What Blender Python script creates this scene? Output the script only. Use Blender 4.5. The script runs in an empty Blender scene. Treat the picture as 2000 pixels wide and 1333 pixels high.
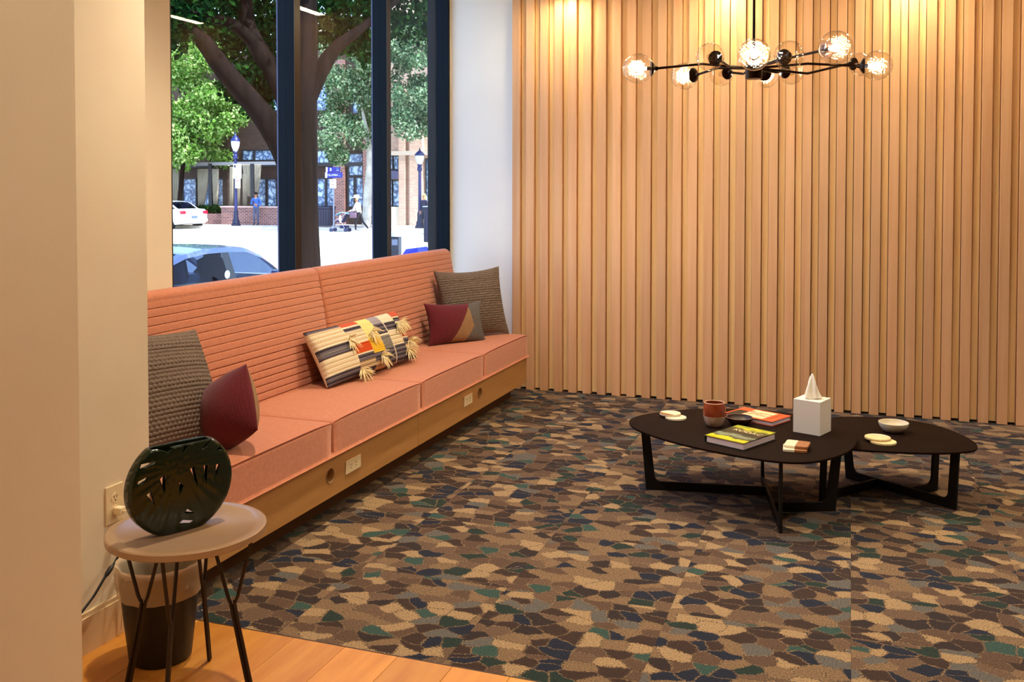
import bpy, bmesh, math, random
import numpy as np
from mathutils import Vector, Matrix, noise
from mathutils.geometry import delaunay_2d_cdt

random.seed(11)
RNG = np.random.default_rng(5)
SC = bpy.context.scene
COL = SC.collection
PI = math.pi
R = math.radians

# ------------------------------------------------------------------ camera
FPX, PPX, PPY = 1860.0, 1000.0, 424.0            # focal length and principal point on the 2000x1333 frame
YAW, PIT, EYE = R(19.54), R(-1.6), 1.5
cam = bpy.data.cameras.new('camera')
cam.sensor_width = 36.0
cam.lens = FPX / 2000 * 36.0
cam.shift_y = -(666.5 - PPY) / 2000
cam.clip_end = 400
cam.clip_start = 0.05
CAM = bpy.data.objects.new('camera', cam)
COL.objects.link(CAM)
CAM.location = (0, 0, EYE)
CAM.rotation_euler = (R(90) + PIT, 0, YAW)
SC.camera = CAM

# ------------------------------------------------------------------ sky, sun, exposure
SC.view_settings.view_transform = 'Standard'
SC.view_settings.look = 'None'
SC.view_settings.exposure = 1.03
SC.view_settings.gamma = 1.0
SC.view_settings.use_curve_mapping = False
world = bpy.data.worlds.new('sky')
SC.world = world
world.use_nodes = True
wt = world.node_tree
bg = wt.nodes['Background']
sky = wt.nodes.new('ShaderNodeTexSky')
sky.sky_type = 'NISHITA'
sky.sun_disc = False
sky.sun_elevation = R(56)
sky.sun_rotation = R(102)
sky.air_density = 1.2
sky.dust_density = 1.0
wt.links.new(sky.outputs[0], bg.inputs[0])
bg.inputs[1].default_value = 0.44

SUN_FROM = Vector((0.60, -0.13, 0.79)).normalized()
sun = bpy.data.lights.new('sun', 'SUN')
sun.energy = 5.0
sun.angle = R(0.6)
sun.color = (1.0, 0.95, 0.86)
so = bpy.data.objects.new('sun', sun)
COL.objects.link(so)
so.location = (10, -20, 40)
so.rotation_euler = (-SUN_FROM).to_track_quat('-Z', 'Y').to_euler()

# daylight sampling helper: a portal in the window opening (gives off no light of its own)
po = bpy.data.lights.new('window_portal', 'AREA')
po.shape = 'RECTANGLE'
po.size, po.size_y = 3.2, 2.7
po.cycles.is_portal = True
pob = bpy.data.objects.new('window_portal', po)
COL.objects.link(pob)
pob.location = (-3.10, 5.16, 1.95)
pob.rotation_euler = (0, R(-90), 0)

# ------------------------------------------------------------------ view maths (pixel of the photograph + a real plane -> a point)
_fw = Vector((-math.sin(YAW) * math.cos(PIT), math.cos(YAW) * math.cos(PIT), math.sin(PIT)))
_rt = Vector((math.cos(YAW), math.sin(YAW), 0))
_up = _rt.cross(_fw)
EYEP = Vector((0, 0, EYE))
def _ray(x, y): return _fw + _rt * ((x - PPX) / FPX) + _up * ((PPY - y) / FPX)
def atz(x, y, z):
    d = _ray(x, y); return EYEP + d * ((z - EYE) / d.z)
def aty(x, y, Y):
    d = _ray(x, y); return EYEP + d * (Y / d.y)
def atx(x, y, X):
    d = _ray(x, y); return EYEP + d * (X / d.x)
def atd(x, y, dep): return EYEP + _ray(x, y) * dep

# ------------------------------------------------------------------ materials
def lin(h):
    h = h.lstrip('#')
    out = []
    for i in (0, 2, 4):
        c = int(h[i:i + 2], 16) / 255
        out.append(c / 12.92 if c <= 0.04045 else ((c + 0.055) / 1.055) ** 2.4)
    return (*out, 1.0)

def new_mat(name):
    m = bpy.data.materials.new(name)
    m.use_nodes = True
    nt = m.node_tree
    return m, nt, nt.nodes['Principled BSDF']

def N(nt, kind, **kw):
    n = nt.nodes.new(kind)
    for k, v in kw.items():
        if k.startswith('i_'):
            key = k[2:]
            n.inputs[int(key) if key.isdigit() else key.replace('_', ' ')].default_value = v
        else:
            setattr(n, k, v)
    return n

def ramp(nt, stops, interp='LINEAR'):
    r = nt.nodes.new('ShaderNodeValToRGB')
    cr = r.color_ramp
    cr.interpolation = interp
    while len(cr.elements) > 1:
        cr.elements.remove(cr.elements[-1])
    cr.elements[0].position = stops[0][0]
    cr.elements[0].color = stops[0][1]
    for p, c in stops[1:]:
        e = cr.elements.new(p)
        e.color = c
    return r

def mat(name, c1, c2=None, scale=8.0, stretch=(1, 1, 1), rough=0.6, metal=0.0, bump=0.0, bscale=None,
        rnd=0.0, spec=0.5, coords='Object', detail=4.0, sheen=0.0, coat=0.0, trans=0.0):
    m, nt, b = new_mat(name)
    b.inputs['Roughness'].default_value = rough
    b.inputs['Metallic'].default_value = metal
    b.inputs['Specular IOR Level'].default_value = spec
    if sheen: b.inputs['Sheen Weight'].default_value = sheen
    if coat: b.inputs['Coat Weight'].default_value = coat
    tc = N(nt, 'ShaderNodeTexCoord')
    mp = N(nt, 'ShaderNodeMapping')
    mp.inputs['Scale'].default_value = stretch
    src = tc.outputs[coords]
    if rnd:
        oi = N(nt, 'ShaderNodeObjectInfo')
        mul = N(nt, 'ShaderNodeVectorMath', operation='SCALE')
        comb = N(nt, 'ShaderNodeCombineXYZ')
        for i in range(3): nt.links.new(oi.outputs['Random'], comb.inputs[i])
        nt.links.new(comb.outputs[0], mul.inputs[0])
        mul.inputs['Scale'].default_value = 37.0
        ad = N(nt, 'ShaderNodeVectorMath', operation='ADD')
        nt.links.new(tc.outputs[coords], ad.inputs[0])
        nt.links.new(mul.outputs[0], ad.inputs[1])
        src = ad.outputs[0]
    nt.links.new(src, mp.inputs['Vector'])
    col = None
    if c2 is not None:
        no = N(nt, 'ShaderNodeTexNoise')
        no.inputs['Scale'].default_value = scale
        no.inputs['Detail'].default_value = detail
        nt.links.new(mp.outputs[0], no.inputs['Vector'])
        r = ramp(nt, [(0.32, lin(c1)), (0.68, lin(c2))])
        nt.links.new(no.outputs['Fac'], r.inputs[0])
        col = r.outputs[0]
    else:
        rg = N(nt, 'ShaderNodeRGB')
        rg.outputs[0].default_value = lin(c1)
        col = rg.outputs[0]
    if rnd:
        hs = N(nt, 'ShaderNodeHueSaturation')
        mr = N(nt, 'ShaderNodeMapRange')
        mr.inputs['To Min'].default_value = 1 - rnd
        mr.inputs['To Max'].default_value = 1 + rnd
        nt.links.new(oi.outputs['Random'], mr.inputs['Value'])
        nt.links.new(mr.outputs[0], hs.inputs['Value'])
        nt.links.new(col, hs.inputs['Color'])
        col = hs.outputs[0]
    nt.links.new(col, b.inputs['Base Color'])
    if bump:
        nb = N(nt, 'ShaderNodeTexNoise')
        nb.inputs['Scale'].default_value = bscale or scale * 4
        nb.inputs['Detail'].default_value = 3
        nt.links.new(mp.outputs[0], nb.inputs['Vector'])
        bp = N(nt, 'ShaderNodeBump')
        bp.inputs['Strength'].default_value = bump
        bp.inputs['Distance'].default_value = 0.01
        nt.links.new(nb.outputs['Fac'], bp.inputs['Height'])
        nt.links.new(bp.outputs[0], b.inputs['Normal'])
    return m

def emit(name, col, strength):
    m = bpy.data.materials.new(name)
    m.use_nodes = True
    nt = m.node_tree
    nt.nodes.clear()
    e = nt.nodes.new('ShaderNodeEmission')
    e.inputs[0].default_value = col
    e.inputs[1].default_value = strength
    o = nt.nodes.new('ShaderNodeOutputMaterial')
    nt.links.new(e.outputs[0], o.inputs[0])
    return m

def thin_glass(name, tint=(0.93, 0.95, 0.97, 1), rough=0.0, bump=0.0, bscale=60, ior=1.45, gain=1.0):
    m = bpy.data.materials.new(name)
    m.use_nodes = True
    nt = m.node_tree
    nt.nodes.clear()
    tr = nt.nodes.new('ShaderNodeBsdfTransparent'); tr.inputs[0].default_value = tint
    gl = nt.nodes.new('ShaderNodeBsdfGlossy'); gl.inputs['Roughness'].default_value = rough
    # Schlick reflectance of a thin sheet, the same from both sides
    fr = nt.nodes.new('ShaderNodeLayerWeight'); fr.inputs['Blend'].default_value = 0.5
    pw = nt.nodes.new('ShaderNodeMath'); pw.operation = 'POWER'; pw.inputs[1].default_value = 5.0
    f0 = ((ior - 1) / (ior + 1)) ** 2
    ma = nt.nodes.new('ShaderNodeMath'); ma.operation = 'MULTIPLY_ADD'; ma.use_clamp = True
    ma.inputs[1].default_value = (1 - f0) * gain; ma.inputs[2].default_value = f0 * gain
    nt.links.new(fr.outputs['Facing'], pw.inputs[0]); nt.links.new(pw.outputs[0], ma.inputs[0])
    mx = nt.nodes.new('ShaderNodeMixShader')
    o = nt.nodes.new('ShaderNodeOutputMaterial')
    nt.links.new(ma.outputs[0], mx.inputs[0])
    nt.links.new(tr.outputs[0], mx.inputs[1])
    nt.links.new(gl.outputs[0], mx.inputs[2])
    nt.links.new(mx.outputs[0], o.inputs[0])
    if bump:
        tc = nt.nodes.new('ShaderNodeTexCoord')
        vo = nt.nodes.new('ShaderNodeTexVoronoi'); vo.inputs['Scale'].default_value = bscale
        nt.links.new(tc.outputs['Object'], vo.inputs['Vector'])
        bp = nt.nodes.new('ShaderNodeBump'); bp.inputs['Strength'].default_value = bump
        bp.inputs['Distance'].default_value = 0.01
        nt.links.new(vo.outputs['Distance'], bp.inputs['Height'])
        nt.links.new(bp.outputs[0], gl.inputs['Normal'])
        nt.links.new(bp.outputs[0], fr.inputs['Normal'])
    return m

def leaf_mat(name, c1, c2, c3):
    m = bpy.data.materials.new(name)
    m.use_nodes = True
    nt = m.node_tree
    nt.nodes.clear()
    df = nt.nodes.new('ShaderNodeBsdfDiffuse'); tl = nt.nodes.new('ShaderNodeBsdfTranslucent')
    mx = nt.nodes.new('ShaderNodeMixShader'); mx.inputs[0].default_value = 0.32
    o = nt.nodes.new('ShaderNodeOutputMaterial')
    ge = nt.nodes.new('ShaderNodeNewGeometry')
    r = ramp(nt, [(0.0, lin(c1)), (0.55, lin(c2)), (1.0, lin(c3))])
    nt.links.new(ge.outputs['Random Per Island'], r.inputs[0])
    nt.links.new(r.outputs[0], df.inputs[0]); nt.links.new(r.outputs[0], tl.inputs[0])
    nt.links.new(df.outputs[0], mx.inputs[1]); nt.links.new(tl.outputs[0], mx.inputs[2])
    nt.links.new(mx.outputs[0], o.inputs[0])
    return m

def carpet_mat():
    m, nt, b = new_mat('patterned_carpet')
    b.inputs['Roughness'].default_value = 0.95
    b.inputs['Specular IOR Level'].default_value = 0.1
    b.inputs['Sheen Weight'].default_value = 0.15
    tc = N(nt, 'ShaderNodeTexCoord'); oi = N(nt, 'ShaderNodeObjectInfo')
    sc = N(nt, 'ShaderNodeCombineXYZ')
    ml = N(nt, 'ShaderNodeMath', operation='MULTIPLY'); ml.inputs[1].default_value = 50.0
    nt.links.new(oi.outputs['Random'], ml.inputs[0])
    nt.links.new(ml.outputs[0], sc.inputs[0]); nt.links.new(ml.outputs[0], sc.inputs[1])
    ad = N(nt, 'ShaderNodeVectorMath', operation='ADD')
    nt.links.new(tc.outputs['Object'], ad.inputs[0]); nt.links.new(sc.outputs[0], ad.inputs[1])
    nz = N(nt, 'ShaderNodeTexNoise'); nz.inputs['Scale'].default_value = 9.0; nz.inputs['Detail'].default_value = 1
    nt.links.new(ad.outputs[0], nz.inputs['Vector'])
    nm = N(nt, 'ShaderNodeVectorMath', operation='MULTIPLY_ADD')
    nm.inputs[1].default_value = (0.07, 0.07, 0.0)
    nt.links.new(nz.outputs['Color'], nm.inputs[0]); nt.links.new(ad.outputs[0], nm.inputs[2])
    fz = N(nt, 'ShaderNodeTexNoise'); fz.inputs['Scale'].default_value = 160.0; fz.inputs['Detail'].default_value = 1
    nt.links.new(ad.outputs[0], fz.inputs['Vector'])
    nm2 = N(nt, 'ShaderNodeVectorMath', operation='MULTIPLY_ADD')
    nm2.inputs[1].default_value = (0.020, 0.018, 0.0)
    nt.links.new(fz.outputs['Color'], nm2.inputs[0]); nt.links.new(nm.outputs[0], nm2.inputs[2])
    mp = N(nt, 'ShaderNodeMapping'); mp.inputs['Scale'].default_value = (12.0, 17.0, 0.0)
    nt.links.new(nm2.outputs[0], mp.inputs['Vector'])
    v1 = N(nt, 'ShaderNodeTexVoronoi', voronoi_dimensions='2D', feature='F1'); v1.inputs['Scale'].default_value = 1.0
    v2 = N(nt, 'ShaderNodeTexVoronoi', voronoi_dimensions='2D', feature='DISTANCE_TO_EDGE'); v2.inputs['Scale'].default_value = 1.0
    for v in (v1, v2):
        v.inputs['Randomness'].default_value = 0.9
        nt.links.new(mp.outputs[0], v.inputs['Vector'])
    sp = N(nt, 'ShaderNodeSeparateColor')
    nt.links.new(v1.outputs['Color'], sp.inputs[0])
    tan, beige, brown, mid = lin('#96785A'), lin('#BA9C78'), lin('#4E3422'), lin('#745640')
    r1 = ramp(nt, [(0.0, lin('#081226')), (0.11, lin('#10241F')), (0.165, lin('#524E4A')), (0.22, lin('#8E7454')), (0.36, lin('#6E563E')),
                   (0.50, lin('#5A4434')), (0.62, lin('#2E1C15')), (0.77, lin('#4E382A')), (0.88, lin('#221616')), (0.96, lin('#26403A'))], 'CONSTANT')
    nt.links.new(sp.outputs[0], r1.inputs[0])
    # the lighter tufted ground shows between the patches
    gz = N(nt, 'ShaderNodeTexNoise'); gz.inputs['Scale'].default_value = 170.0; gz.inputs['Detail'].default_value = 2
    nt.links.new(ad.outputs[0], gz.inputs['Vector'])
    gr = ramp(nt, [(0.40, lin('#2E221C')), (0.5, lin('#6E563E')), (0.60, lin('#8C7252'))])
    nt.links.new(gz.outputs['Fac'], gr.inputs[0])
    ed = ramp(nt, [(0.03, (1, 1, 1, 1)), (0.07, (0, 0, 0, 1))])
    jz = N(nt, 'ShaderNodeMath', operation='MULTIPLY_ADD'); jz.inputs[1].default_value = 0.16; jz.inputs[2].default_value = -0.065
    nt.links.new(gz.outputs['Fac'], jz.inputs[0])
    ja = N(nt, 'ShaderNodeMath', operation='ADD')
    nt.links.new(v2.outputs['Distance'], ja.inputs[0]); nt.links.new(jz.outputs[0], ja.inputs[1])
    nt.links.new(ja.outputs[0], ed.inputs[0])
    mx = N(nt, 'ShaderNodeMix', data_type='RGBA')
    nt.links.new(ed.outputs[0], mx.inputs[0]); nt.links.new(r1.outputs[0], mx.inputs[6]); nt.links.new(gr.outputs[0], mx.inputs[7])
    # pale cells carry the speckle of the loops
    ov = N(nt, 'ShaderNodeMix', data_type='RGBA', blend_type='OVERLAY'); ov.inputs[0].default_value = 0.75
    nt.links.new(mx.outputs[2], ov.inputs[6])
    gg = ramp(nt, [(0.3, (0.18, 0.18, 0.18, 1)), (0.7, (0.82, 0.82, 0.82, 1))])
    nt.links.new(gz.outputs['Fac'], gg.inputs[0]); nt.links.new(gg.outputs[0], ov.inputs[7])
    nt.links.new(ov.outputs[2], b.inputs['Base Color'])
    bp = N(nt, 'ShaderNodeBump'); bp.inputs['Strength'].default_value = 0.5; bp.inputs['Distance'].default_value = 0.006
    nt.links.new(gz.outputs['Fac'], bp.inputs['Height']); nt.links.new(bp.outputs[0], b.inputs['Normal'])
    return m

def brick_mat(name, c1, c2, mortar, sx=1.0):
    m, nt, b = new_mat(name)
    b.inputs['Roughness'].default_value = 0.9
    tc = N(nt, 'ShaderNodeTexCoord'); mp = N(nt, 'ShaderNodeMapping')
    mp.inputs['Rotation'].default_value = (R(90), 0, 0)
    nt.links.new(tc.outputs['Object'], mp.inputs['Vector'])
    br = N(nt, 'ShaderNodeTexBrick')
    br.inputs['Color1'].default_value = lin(c1); br.inputs['Color2'].default_value = lin(c2); br.inputs['Mortar'].default_value = lin(mortar)
    br.inputs['Scale'].default_value = 4.2 * sx; br.inputs['Mortar Size'].default_value = 0.022
    br.inputs['Brick Width'].default_value = 1.0; br.inputs['Row Height'].default_value = 0.36
    nt.links.new(mp.outputs[0], br.inputs['Vector'])
    nt.links.new(br.outputs[0], b.inputs['Base Color'])
    return m

def art_glass_mat():
    m, nt, b = new_mat('patterned_blue_window_glass')
    b.inputs['Roughness'].default_value = 0.25
    tc = N(nt, 'ShaderNodeTexCoord')
    v = N(nt, 'ShaderNodeTexVoronoi', feature='DISTANCE_TO_EDGE'); v.inputs['Scale'].default_value = 2.6
    nz = N(nt, 'ShaderNodeTexNoise'); nz.inputs['Scale'].default_value = 2.2
    ad = N(nt, 'ShaderNodeVectorMath', operation='MULTIPLY_ADD'); ad.inputs[1].default_value = (0.8, 0.8, 0.8)
    nt.links.new(tc.outputs['Object'], nz.inputs['Vector']); nt.links.new(nz.outputs['Color'], ad.inputs[0]); nt.links.new(tc.outputs['Object'], ad.inputs[2])
    nt.links.new(ad.outputs[0], v.inputs['Vector'])
    r = ramp(nt, [(0.0, lin('#2A3A62')), (0.1, lin('#6E8CB8')), (0.3, lin('#B8D0E6'))])
    nt.links.new(v.outputs['Distance'], r.inputs[0]); nt.links.new(r.outputs[0], b.inputs['Base Color'])
    return m

MT = {}
MT['wall'] = mat('warm_white_paint', '#DCCCB4', '#E0D2BA', scale=3, rough=0.75, bump=0.03, bscale=90)
MT['white_wall'] = mat('white_drywall_paint', '#EEECEA', '#F2F0EE', scale=2, rough=0.8, bump=0.03, bscale=90)
MT['ceiling'] = mat('ceiling_paint', '#A89C90', rough=0.9)
MT['wall_rear'] = mat('taupe_rear_wall_paint', '#7E7064', '#847668', scale=2, rough=0.8)  # unseen rear walls, darkened like the ceiling to cut fill light
MT['slat_proud'] = mat('oak_slat_wood', '#E2B288', '#D8A276', scale=3.0, stretch=(9, 9, 0.35), rough=0.55, rnd=0.10, detail=6)
MT['slat_back'] = mat('lit_oak_slat_wood', '#F0CC98', '#E8C088', scale=3.0, stretch=(9, 9, 0.35), rough=0.55, rnd=0.07, detail=6)  # same oak as the proud slats, light on the recess put into the colour
MT['slat_gap_shade'] = mat('slat_shade_brown', '#2A1A12', rough=0.8)  # dark brown backing stands in for shade in the slat gaps
MT['carpet'] = carpet_mat()
MT['plank'] = mat('honey_oak_floor', '#B87426', '#CC8A38', scale=3.2, stretch=(7, 0.9, 1), rough=0.38, rnd=0.10, detail=6)
MT['plank_far'] = mat('oak_floor_beyond', '#CC9448', '#DCA860', scale=3.0, stretch=(7, 1, 1), rough=0.4)
MT['slab'] = mat('floor_underlay', '#5A4634', rough=0.9)
MT['trim'] = mat('baseboard_paint', '#C8A47E', rough=0.5)
MT['frame'] = mat('dark_window_metal', '#05101E', '#071322', scale=4, rough=0.5, spec=0.1)
MT['bead'] = mat('dark_brown_glazing_bead', '#0E0A0C', rough=0.35, spec=0.35)
MT['gasket'] = mat('grey_blue_gasket', '#5A5E88', rough=0.5)
MT['glass'] = thin_glass('window_glass', tint=(0.90, 0.93, 0.96, 1), gain=0.32)
MT['globe'] = thin_glass('seeded_globe_glass', tint=(0.97, 0.95, 0.90, 1), bump=0.35, bscale=90, gain=1.25, ior=1.6)
MT['fabric'] = mat('coral_upholstery', '#B46C4C', '#BE785A', scale=60, rough=0.9, bump=0.25, bscale=420, sheen=0.25, spec=0.2)
MT['seam'] = mat('stitched_seam', '#8A4632', rough=0.9)
MT['oak'] = mat('oak_veneer', '#B4824A', '#BE8C54', scale=4, stretch=(1, 0.6, 9), rough=0.5, detail=6)
MT['toe'] = mat('brown_toe_kick', '#5E3A1C', rough=0.6)
MT['plate'] = mat('ivory_outlet_plastic', '#E4CFA8', rough=0.4)
MT['slot'] = mat('black_slot', '#1A120C', rough=0.8)
MT['dark'] = mat('black_brown_table_steel', '#150803', '#190A04', scale=30, rough=0.75, spec=0.08)
MT['leg'] = mat('black_powder_coat', '#0C0806', rough=0.6, spec=0.3)
MT['bronze'] = mat('dark_bronze', '#2A1A12', rough=0.3, metal=0.85)
MT['white'] = mat('white_lacquer', '#E8E2DC', rough=0.45)
# ------------------------------------------------------------------ mesh helpers
def wm(o):
    m = o.matrix_basis.copy()
    while o.parent is not None:
        o = o.parent
        m = o.matrix_basis @ m
    return m

def tag(o, label=None, cat=None, group=None, kind=None):
    if label: o['label'] = label
    if cat: o['category'] = cat
    if group: o['group'] = group
    if kind: o['kind'] = kind
    return o

def empty(name, loc, rz=0.0, label=None, cat=None, group=None, rot=None):
    o = bpy.data.objects.new(name, None)
    o.empty_display_size = 0.05
    COL.objects.link(o)
    o.location = loc
    o.rotation_euler = rot if rot else (0, 0, rz)
    return tag(o, label, cat, group)

class MB:
    """collects shapes; build() links them as one mesh object"""
    def __init__(self):
        self.v, self.f, self.mi = [], [], []
    def add(self, vs, fs, mi=0):
        k = len(self.v)
        self.v += [tuple(p) for p in vs]
        self.f += [tuple(i + k for i in f) for f in fs]
        self.mi += [mi] * len(fs)
        return self
    def box(self, x0, x1, y0, y1, z0, z1, mi=0):
        return self.add([(x0, y0, z0), (x1, y0, z0), (x1, y1, z0), (x0, y1, z0), (x0, y0, z1), (x1, y0, z1), (x1, y1, z1), (x0, y1, z1)],
                        [(0, 3, 2, 1), (4, 5, 6, 7), (0, 1, 5, 4), (1, 2, 6, 5), (2, 3, 7, 6), (3, 0, 4, 7)], mi)
    def obox(self, c, s, M3=None, mi=0):
        k = len(self.v)
        self.box(-s[0] / 2, s[0] / 2, -s[1] / 2, s[1] / 2, -s[2] / 2, s[2] / 2, mi)
        for i in range(k, len(self.v)):
            p = Vector(self.v[i])
            if M3 is not None: p = M3 @ p
            self.v[i] = tuple(p + Vector(c))
        return self
    def bar(self, p0, p1, w, h, mi=0, up=(0, 0, 1)):
        """a straight flat bar from p0 to p1"""
        p0, p1 = Vector(p0), Vector(p1)
        d = (p1 - p0); L = d.length; d.normalize()
        s = d.cross(Vector(up))
        if s.length < 1e-4: s = d.cross(Vector((1, 0, 0)))
        s.normalize(); u = s.cross(d)
        M3 = Matrix((d, s, u)).transposed()
        return self.obox((p0 + p1) / 2, (L, w, h), M3, mi)
    def tube(self, path, r, n=8, mi=0, cap=True, closed=False):
        path = [Vector(p) for p in path]
        m = len(path)
        rs = r if isinstance(r, (list, tuple)) else [r] * m
        t0 = (path[1] - path[0]).normalized()
        ref = Vector((0, 0, 1)) if abs(t0.z) < 0.9 else Vector((1, 0, 0))
        nrm = t0.cross(ref).normalized()
        vs = []
        for i, p in enumerate(path):
            if closed: t = path[(i + 1) % m] - path[i - 1]
            elif i == 0: t = path[1] - path[0]
            elif i == m - 1: t = path[-1] - path[-2]
            else: t = (path[i + 1] - path[i]).normalized() + (path[i] - path[i - 1]).normalized()
            t.normalize()
            nrm = (nrm - t * nrm.dot(t)).normalized()
            b = t.cross(nrm)
            for k in range(n):
                a = 2 * PI * k / n
                vs.append(p + (nrm * math.cos(a) + b * math.sin(a)) * rs[i])
        fs = []
        for i in range(m if closed else m - 1):
            j = (i + 1) % m
            for k in range(n):
                k2 = (k + 1) % n
                fs.append((i * n + k, i * n + k2, j * n + k2, j * n + k))
        if cap and not closed:
            fs.append(tuple(range(n - 1, -1, -1)))
            fs.append(tuple((m - 1) * n + k for k in range(n)))
        return self.add(vs, fs, mi)
    def cyl(self, p0, p1, r0, r1=None, n=16, mi=0):
        return self.tube([p0, p1], [r0, r0 if r1 is None else r1], n, mi)
    def lathe(self, prof, n=32, c=(0, 0, 0), mi=0, wob=None, cap0=True, cap1=True, sx=1.0, sy=1.0):
        vs, fs = [], []
        for i, (r, z) in enumerate(prof):
            for k in range(n):
                a = 2 * PI * k / n
                rr = r * (1 + (wob(a, i) if wob else 0))
                vs.append((c[0] + rr * math.cos(a) * sx, c[1] + rr * math.sin(a) * sy, c[2] + z))
        for i in range(len(prof) - 1):
            for k in range(n):
                k2 = (k + 1) % n
                fs.append((i * n + k, i * n + k2, (i + 1) * n + k2, (i + 1) * n + k))
        if cap0 and prof[0][0] > 1e-6: fs.append(tuple(range(n - 1, -1, -1)))
        if cap1 and prof[-1][0] > 1e-6: fs.append(tuple((len(prof) - 1) * n + k for k in range(n)))
        return self.add(vs, fs, mi)
    def ball(self, c, r, nu=16, nv=10, s=(1, 1, 1), mi=0):
        prof = [(max(1e-4, math.sin(PI * i / nv)) * r, -math.cos(PI * i / nv) * r) for i in range(nv + 1)]
        k = len(self.v)
        self.lathe(prof, nu, (0, 0, 0), mi)
        for i in range(k, len(self.v)):
            p = self.v[i]
            self.v[i] = (c[0] + p[0] * s[0], c[1] + p[1] * s[1], c[2] + p[2] * s[2])
        return self
    def prism(self, outline, z0, z1, mi=0):
        n = len(outline)
        vs = [(x, y, z0) for x, y in outline] + [(x, y, z1) for x, y in outline]
        fs = [tuple(range(n - 1, -1, -1)), tuple(range(n, 2 * n))]
        for i in range(n):
            j = (i + 1) % n
            fs.append((i, j, n + j, n + i))
        return self.add(vs, fs, mi)
    def xform(self, M4):
        self.v = [tuple(M4 @ Vector(p)) for p in self.v]
        return self
    def build(self, name, mats, parent=None, smooth=False, origin=None, local=False, bevel=0.0, seg=2, angle=35):
        me = bpy.data.meshes.new(name)
        vs = self.v
        inv = None
        if not local:
            if parent is not None: inv = wm(parent).inverted()
            elif origin is not None: inv = Matrix.Translation(-Vector(origin))
        if inv is not None:
            vs = [tuple(inv @ Vector(p)) for p in vs]
        me.from_pydata(vs, [], self.f)
        if not isinstance(mats, (list, tuple)): mats = [mats]
        for m in mats: me.materials.append(m)
        if len(mats) > 1: me.polygons.foreach_set('material_index', self.mi)
        me.update()
        if bevel:
            bm = bmesh.new(); bm.from_mesh(me)
            bmesh.ops.remove_doubles(bm, verts=bm.verts, dist=1e-5)
            es = [e for e in bm.edges if len(e.link_faces) == 2 and e.calc_face_angle(0) > R(30)]
            bmesh.ops.bevel(bm, geom=es, offset=bevel, segments=seg, profile=0.5, affect='EDGES', clamp_overlap=True)
            bm.to_mesh(me); bm.free(); me.update()
        if smooth:
            me.polygons.foreach_set('use_smooth', [True] * len(me.polygons))
            me.set_sharp_from_angle(angle=R(angle))
        o = bpy.data.objects.new(name, me)
        COL.objects.link(o)
        if parent is not None: o.parent = parent
        elif origin is not None: o.location = origin
        return o

def structure(o): o['kind'] = 'structure'; return o

def copy_of(o, parent, loc=None):
    c = o.copy()
    COL.objects.link(c)
    c.parent = parent
    if loc is not None: c.location = loc
    return c

def smooth_loop(pts, per=6):
    """closed Catmull-Rom curve through 2D points"""
    n = len(pts); out = []
    for i in range(n):
        p0, p1, p2, p3 = (np.array(pts[(i + k) % n]) for k in (-1, 0, 1, 2))
        for s in range(per):
            t = s / per
            out.append(tuple(0.5 * ((2 * p1) + (-p0 + p2) * t + (2 * p0 - 5 * p1 + 4 * p2 - p3) * t * t + (-p0 + 3 * p1 - 3 * p2 + p3) * t ** 3)))
    return out

def smooth_path(pts, per=6):
    pts = [np.array(p, float) for p in pts]
    P = [2 * pts[0] - pts[1]] + pts + [2 * pts[-1] - pts[-2]]
    out = []
    for i in range(1, len(P) - 2):
        p0, p1, p2, p3 = P[i - 1:i + 3]
        for s in range(per):
            t = s / per
            out.append(0.5 * ((2 * p1) + (-p0 + p2) * t + (2 * p0 - 5 * p1 + 4 * p2 - p3) * t * t + (-p0 + 3 * p1 - 3 * p2 + p3) * t ** 3))
    out.append(pts[-1])
    return [Vector(p) for p in out]

def text_mesh(name, s, size, m, parent, M4, extrude=0.0005, align='CENTER', label=None):
    cu = bpy.data.curves.new(name, 'FONT')
    cu.body = s; cu.size = size; cu.align_x = align; cu.align_y = 'CENTER'; cu.extrude = extrude
    tmp = bpy.data.objects.new(name, cu)
    COL.objects.link(tmp)
    dg = bpy.context.evaluated_depsgraph_get()
    me = bpy.data.meshes.new_from_object(tmp.evaluated_get(dg))
    bpy.data.objects.remove(tmp)
    me.transform(wm(parent).inverted() @ M4)
    me.materials.clear(); me.materials.append(m)
    o = bpy.data.objects.new(name, me)
    COL.objects.link(o); o.parent = parent
    if label: o['label'] = label
    return o

# ================================================================== THE ROOM
XW, XL, XRT, YB = -2.92, -2.325, 3.3, -3.6       # window frame plane, left wall face, right wall, back wall
YS, YD, ZC = 6.75, 6.82, 3.30                     # slat front, drywall behind slats, ceiling

floor = structure(MB().box(-3.1, XRT + .1, YB - .1, 6.95, -0.12, -0.011).build('floor', MT['slab'], origin=(0, 0, -0.011)))
# carpet tiles
TS = 0.61
proto = None
x_seam = atz(1662, 1240, 0).x
i0 = math.floor((-2.34 - x_seam) / TS)
ci = 0
for j in range(7):
    y0 = 2.73 + j * TS
    y1 = min(y0 + TS, YD)
    for i in range(i0, 9):
        x0 = max(x_seam + i * TS, -2.36); x1 = min(x_seam + (i + 1) * TS, XRT)
        if x1 - x0 < 0.02 or y1 - y0 < 0.02: continue
        g = 0.0003
        full = abs((x1 - x0) - TS) < 1e-6 and abs((y1 - y0) - TS) < 1e-6
        if full and proto is not None:
            o = proto.copy(); COL.objects.link(o)
        else:
            o = MB().box(-(x1 - x0) / 2 + g, (x1 - x0) / 2 - g, -(y1 - y0) / 2 + g, (y1 - y0) / 2 - g, -0.010, 0).build('carpet_tile', MT['carpet'], local=True)
            if full: proto = o
        o.parent = floor
        o.location = ((x0 + x1) / 2, (y0 + y1) / 2, 0.011)
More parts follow.
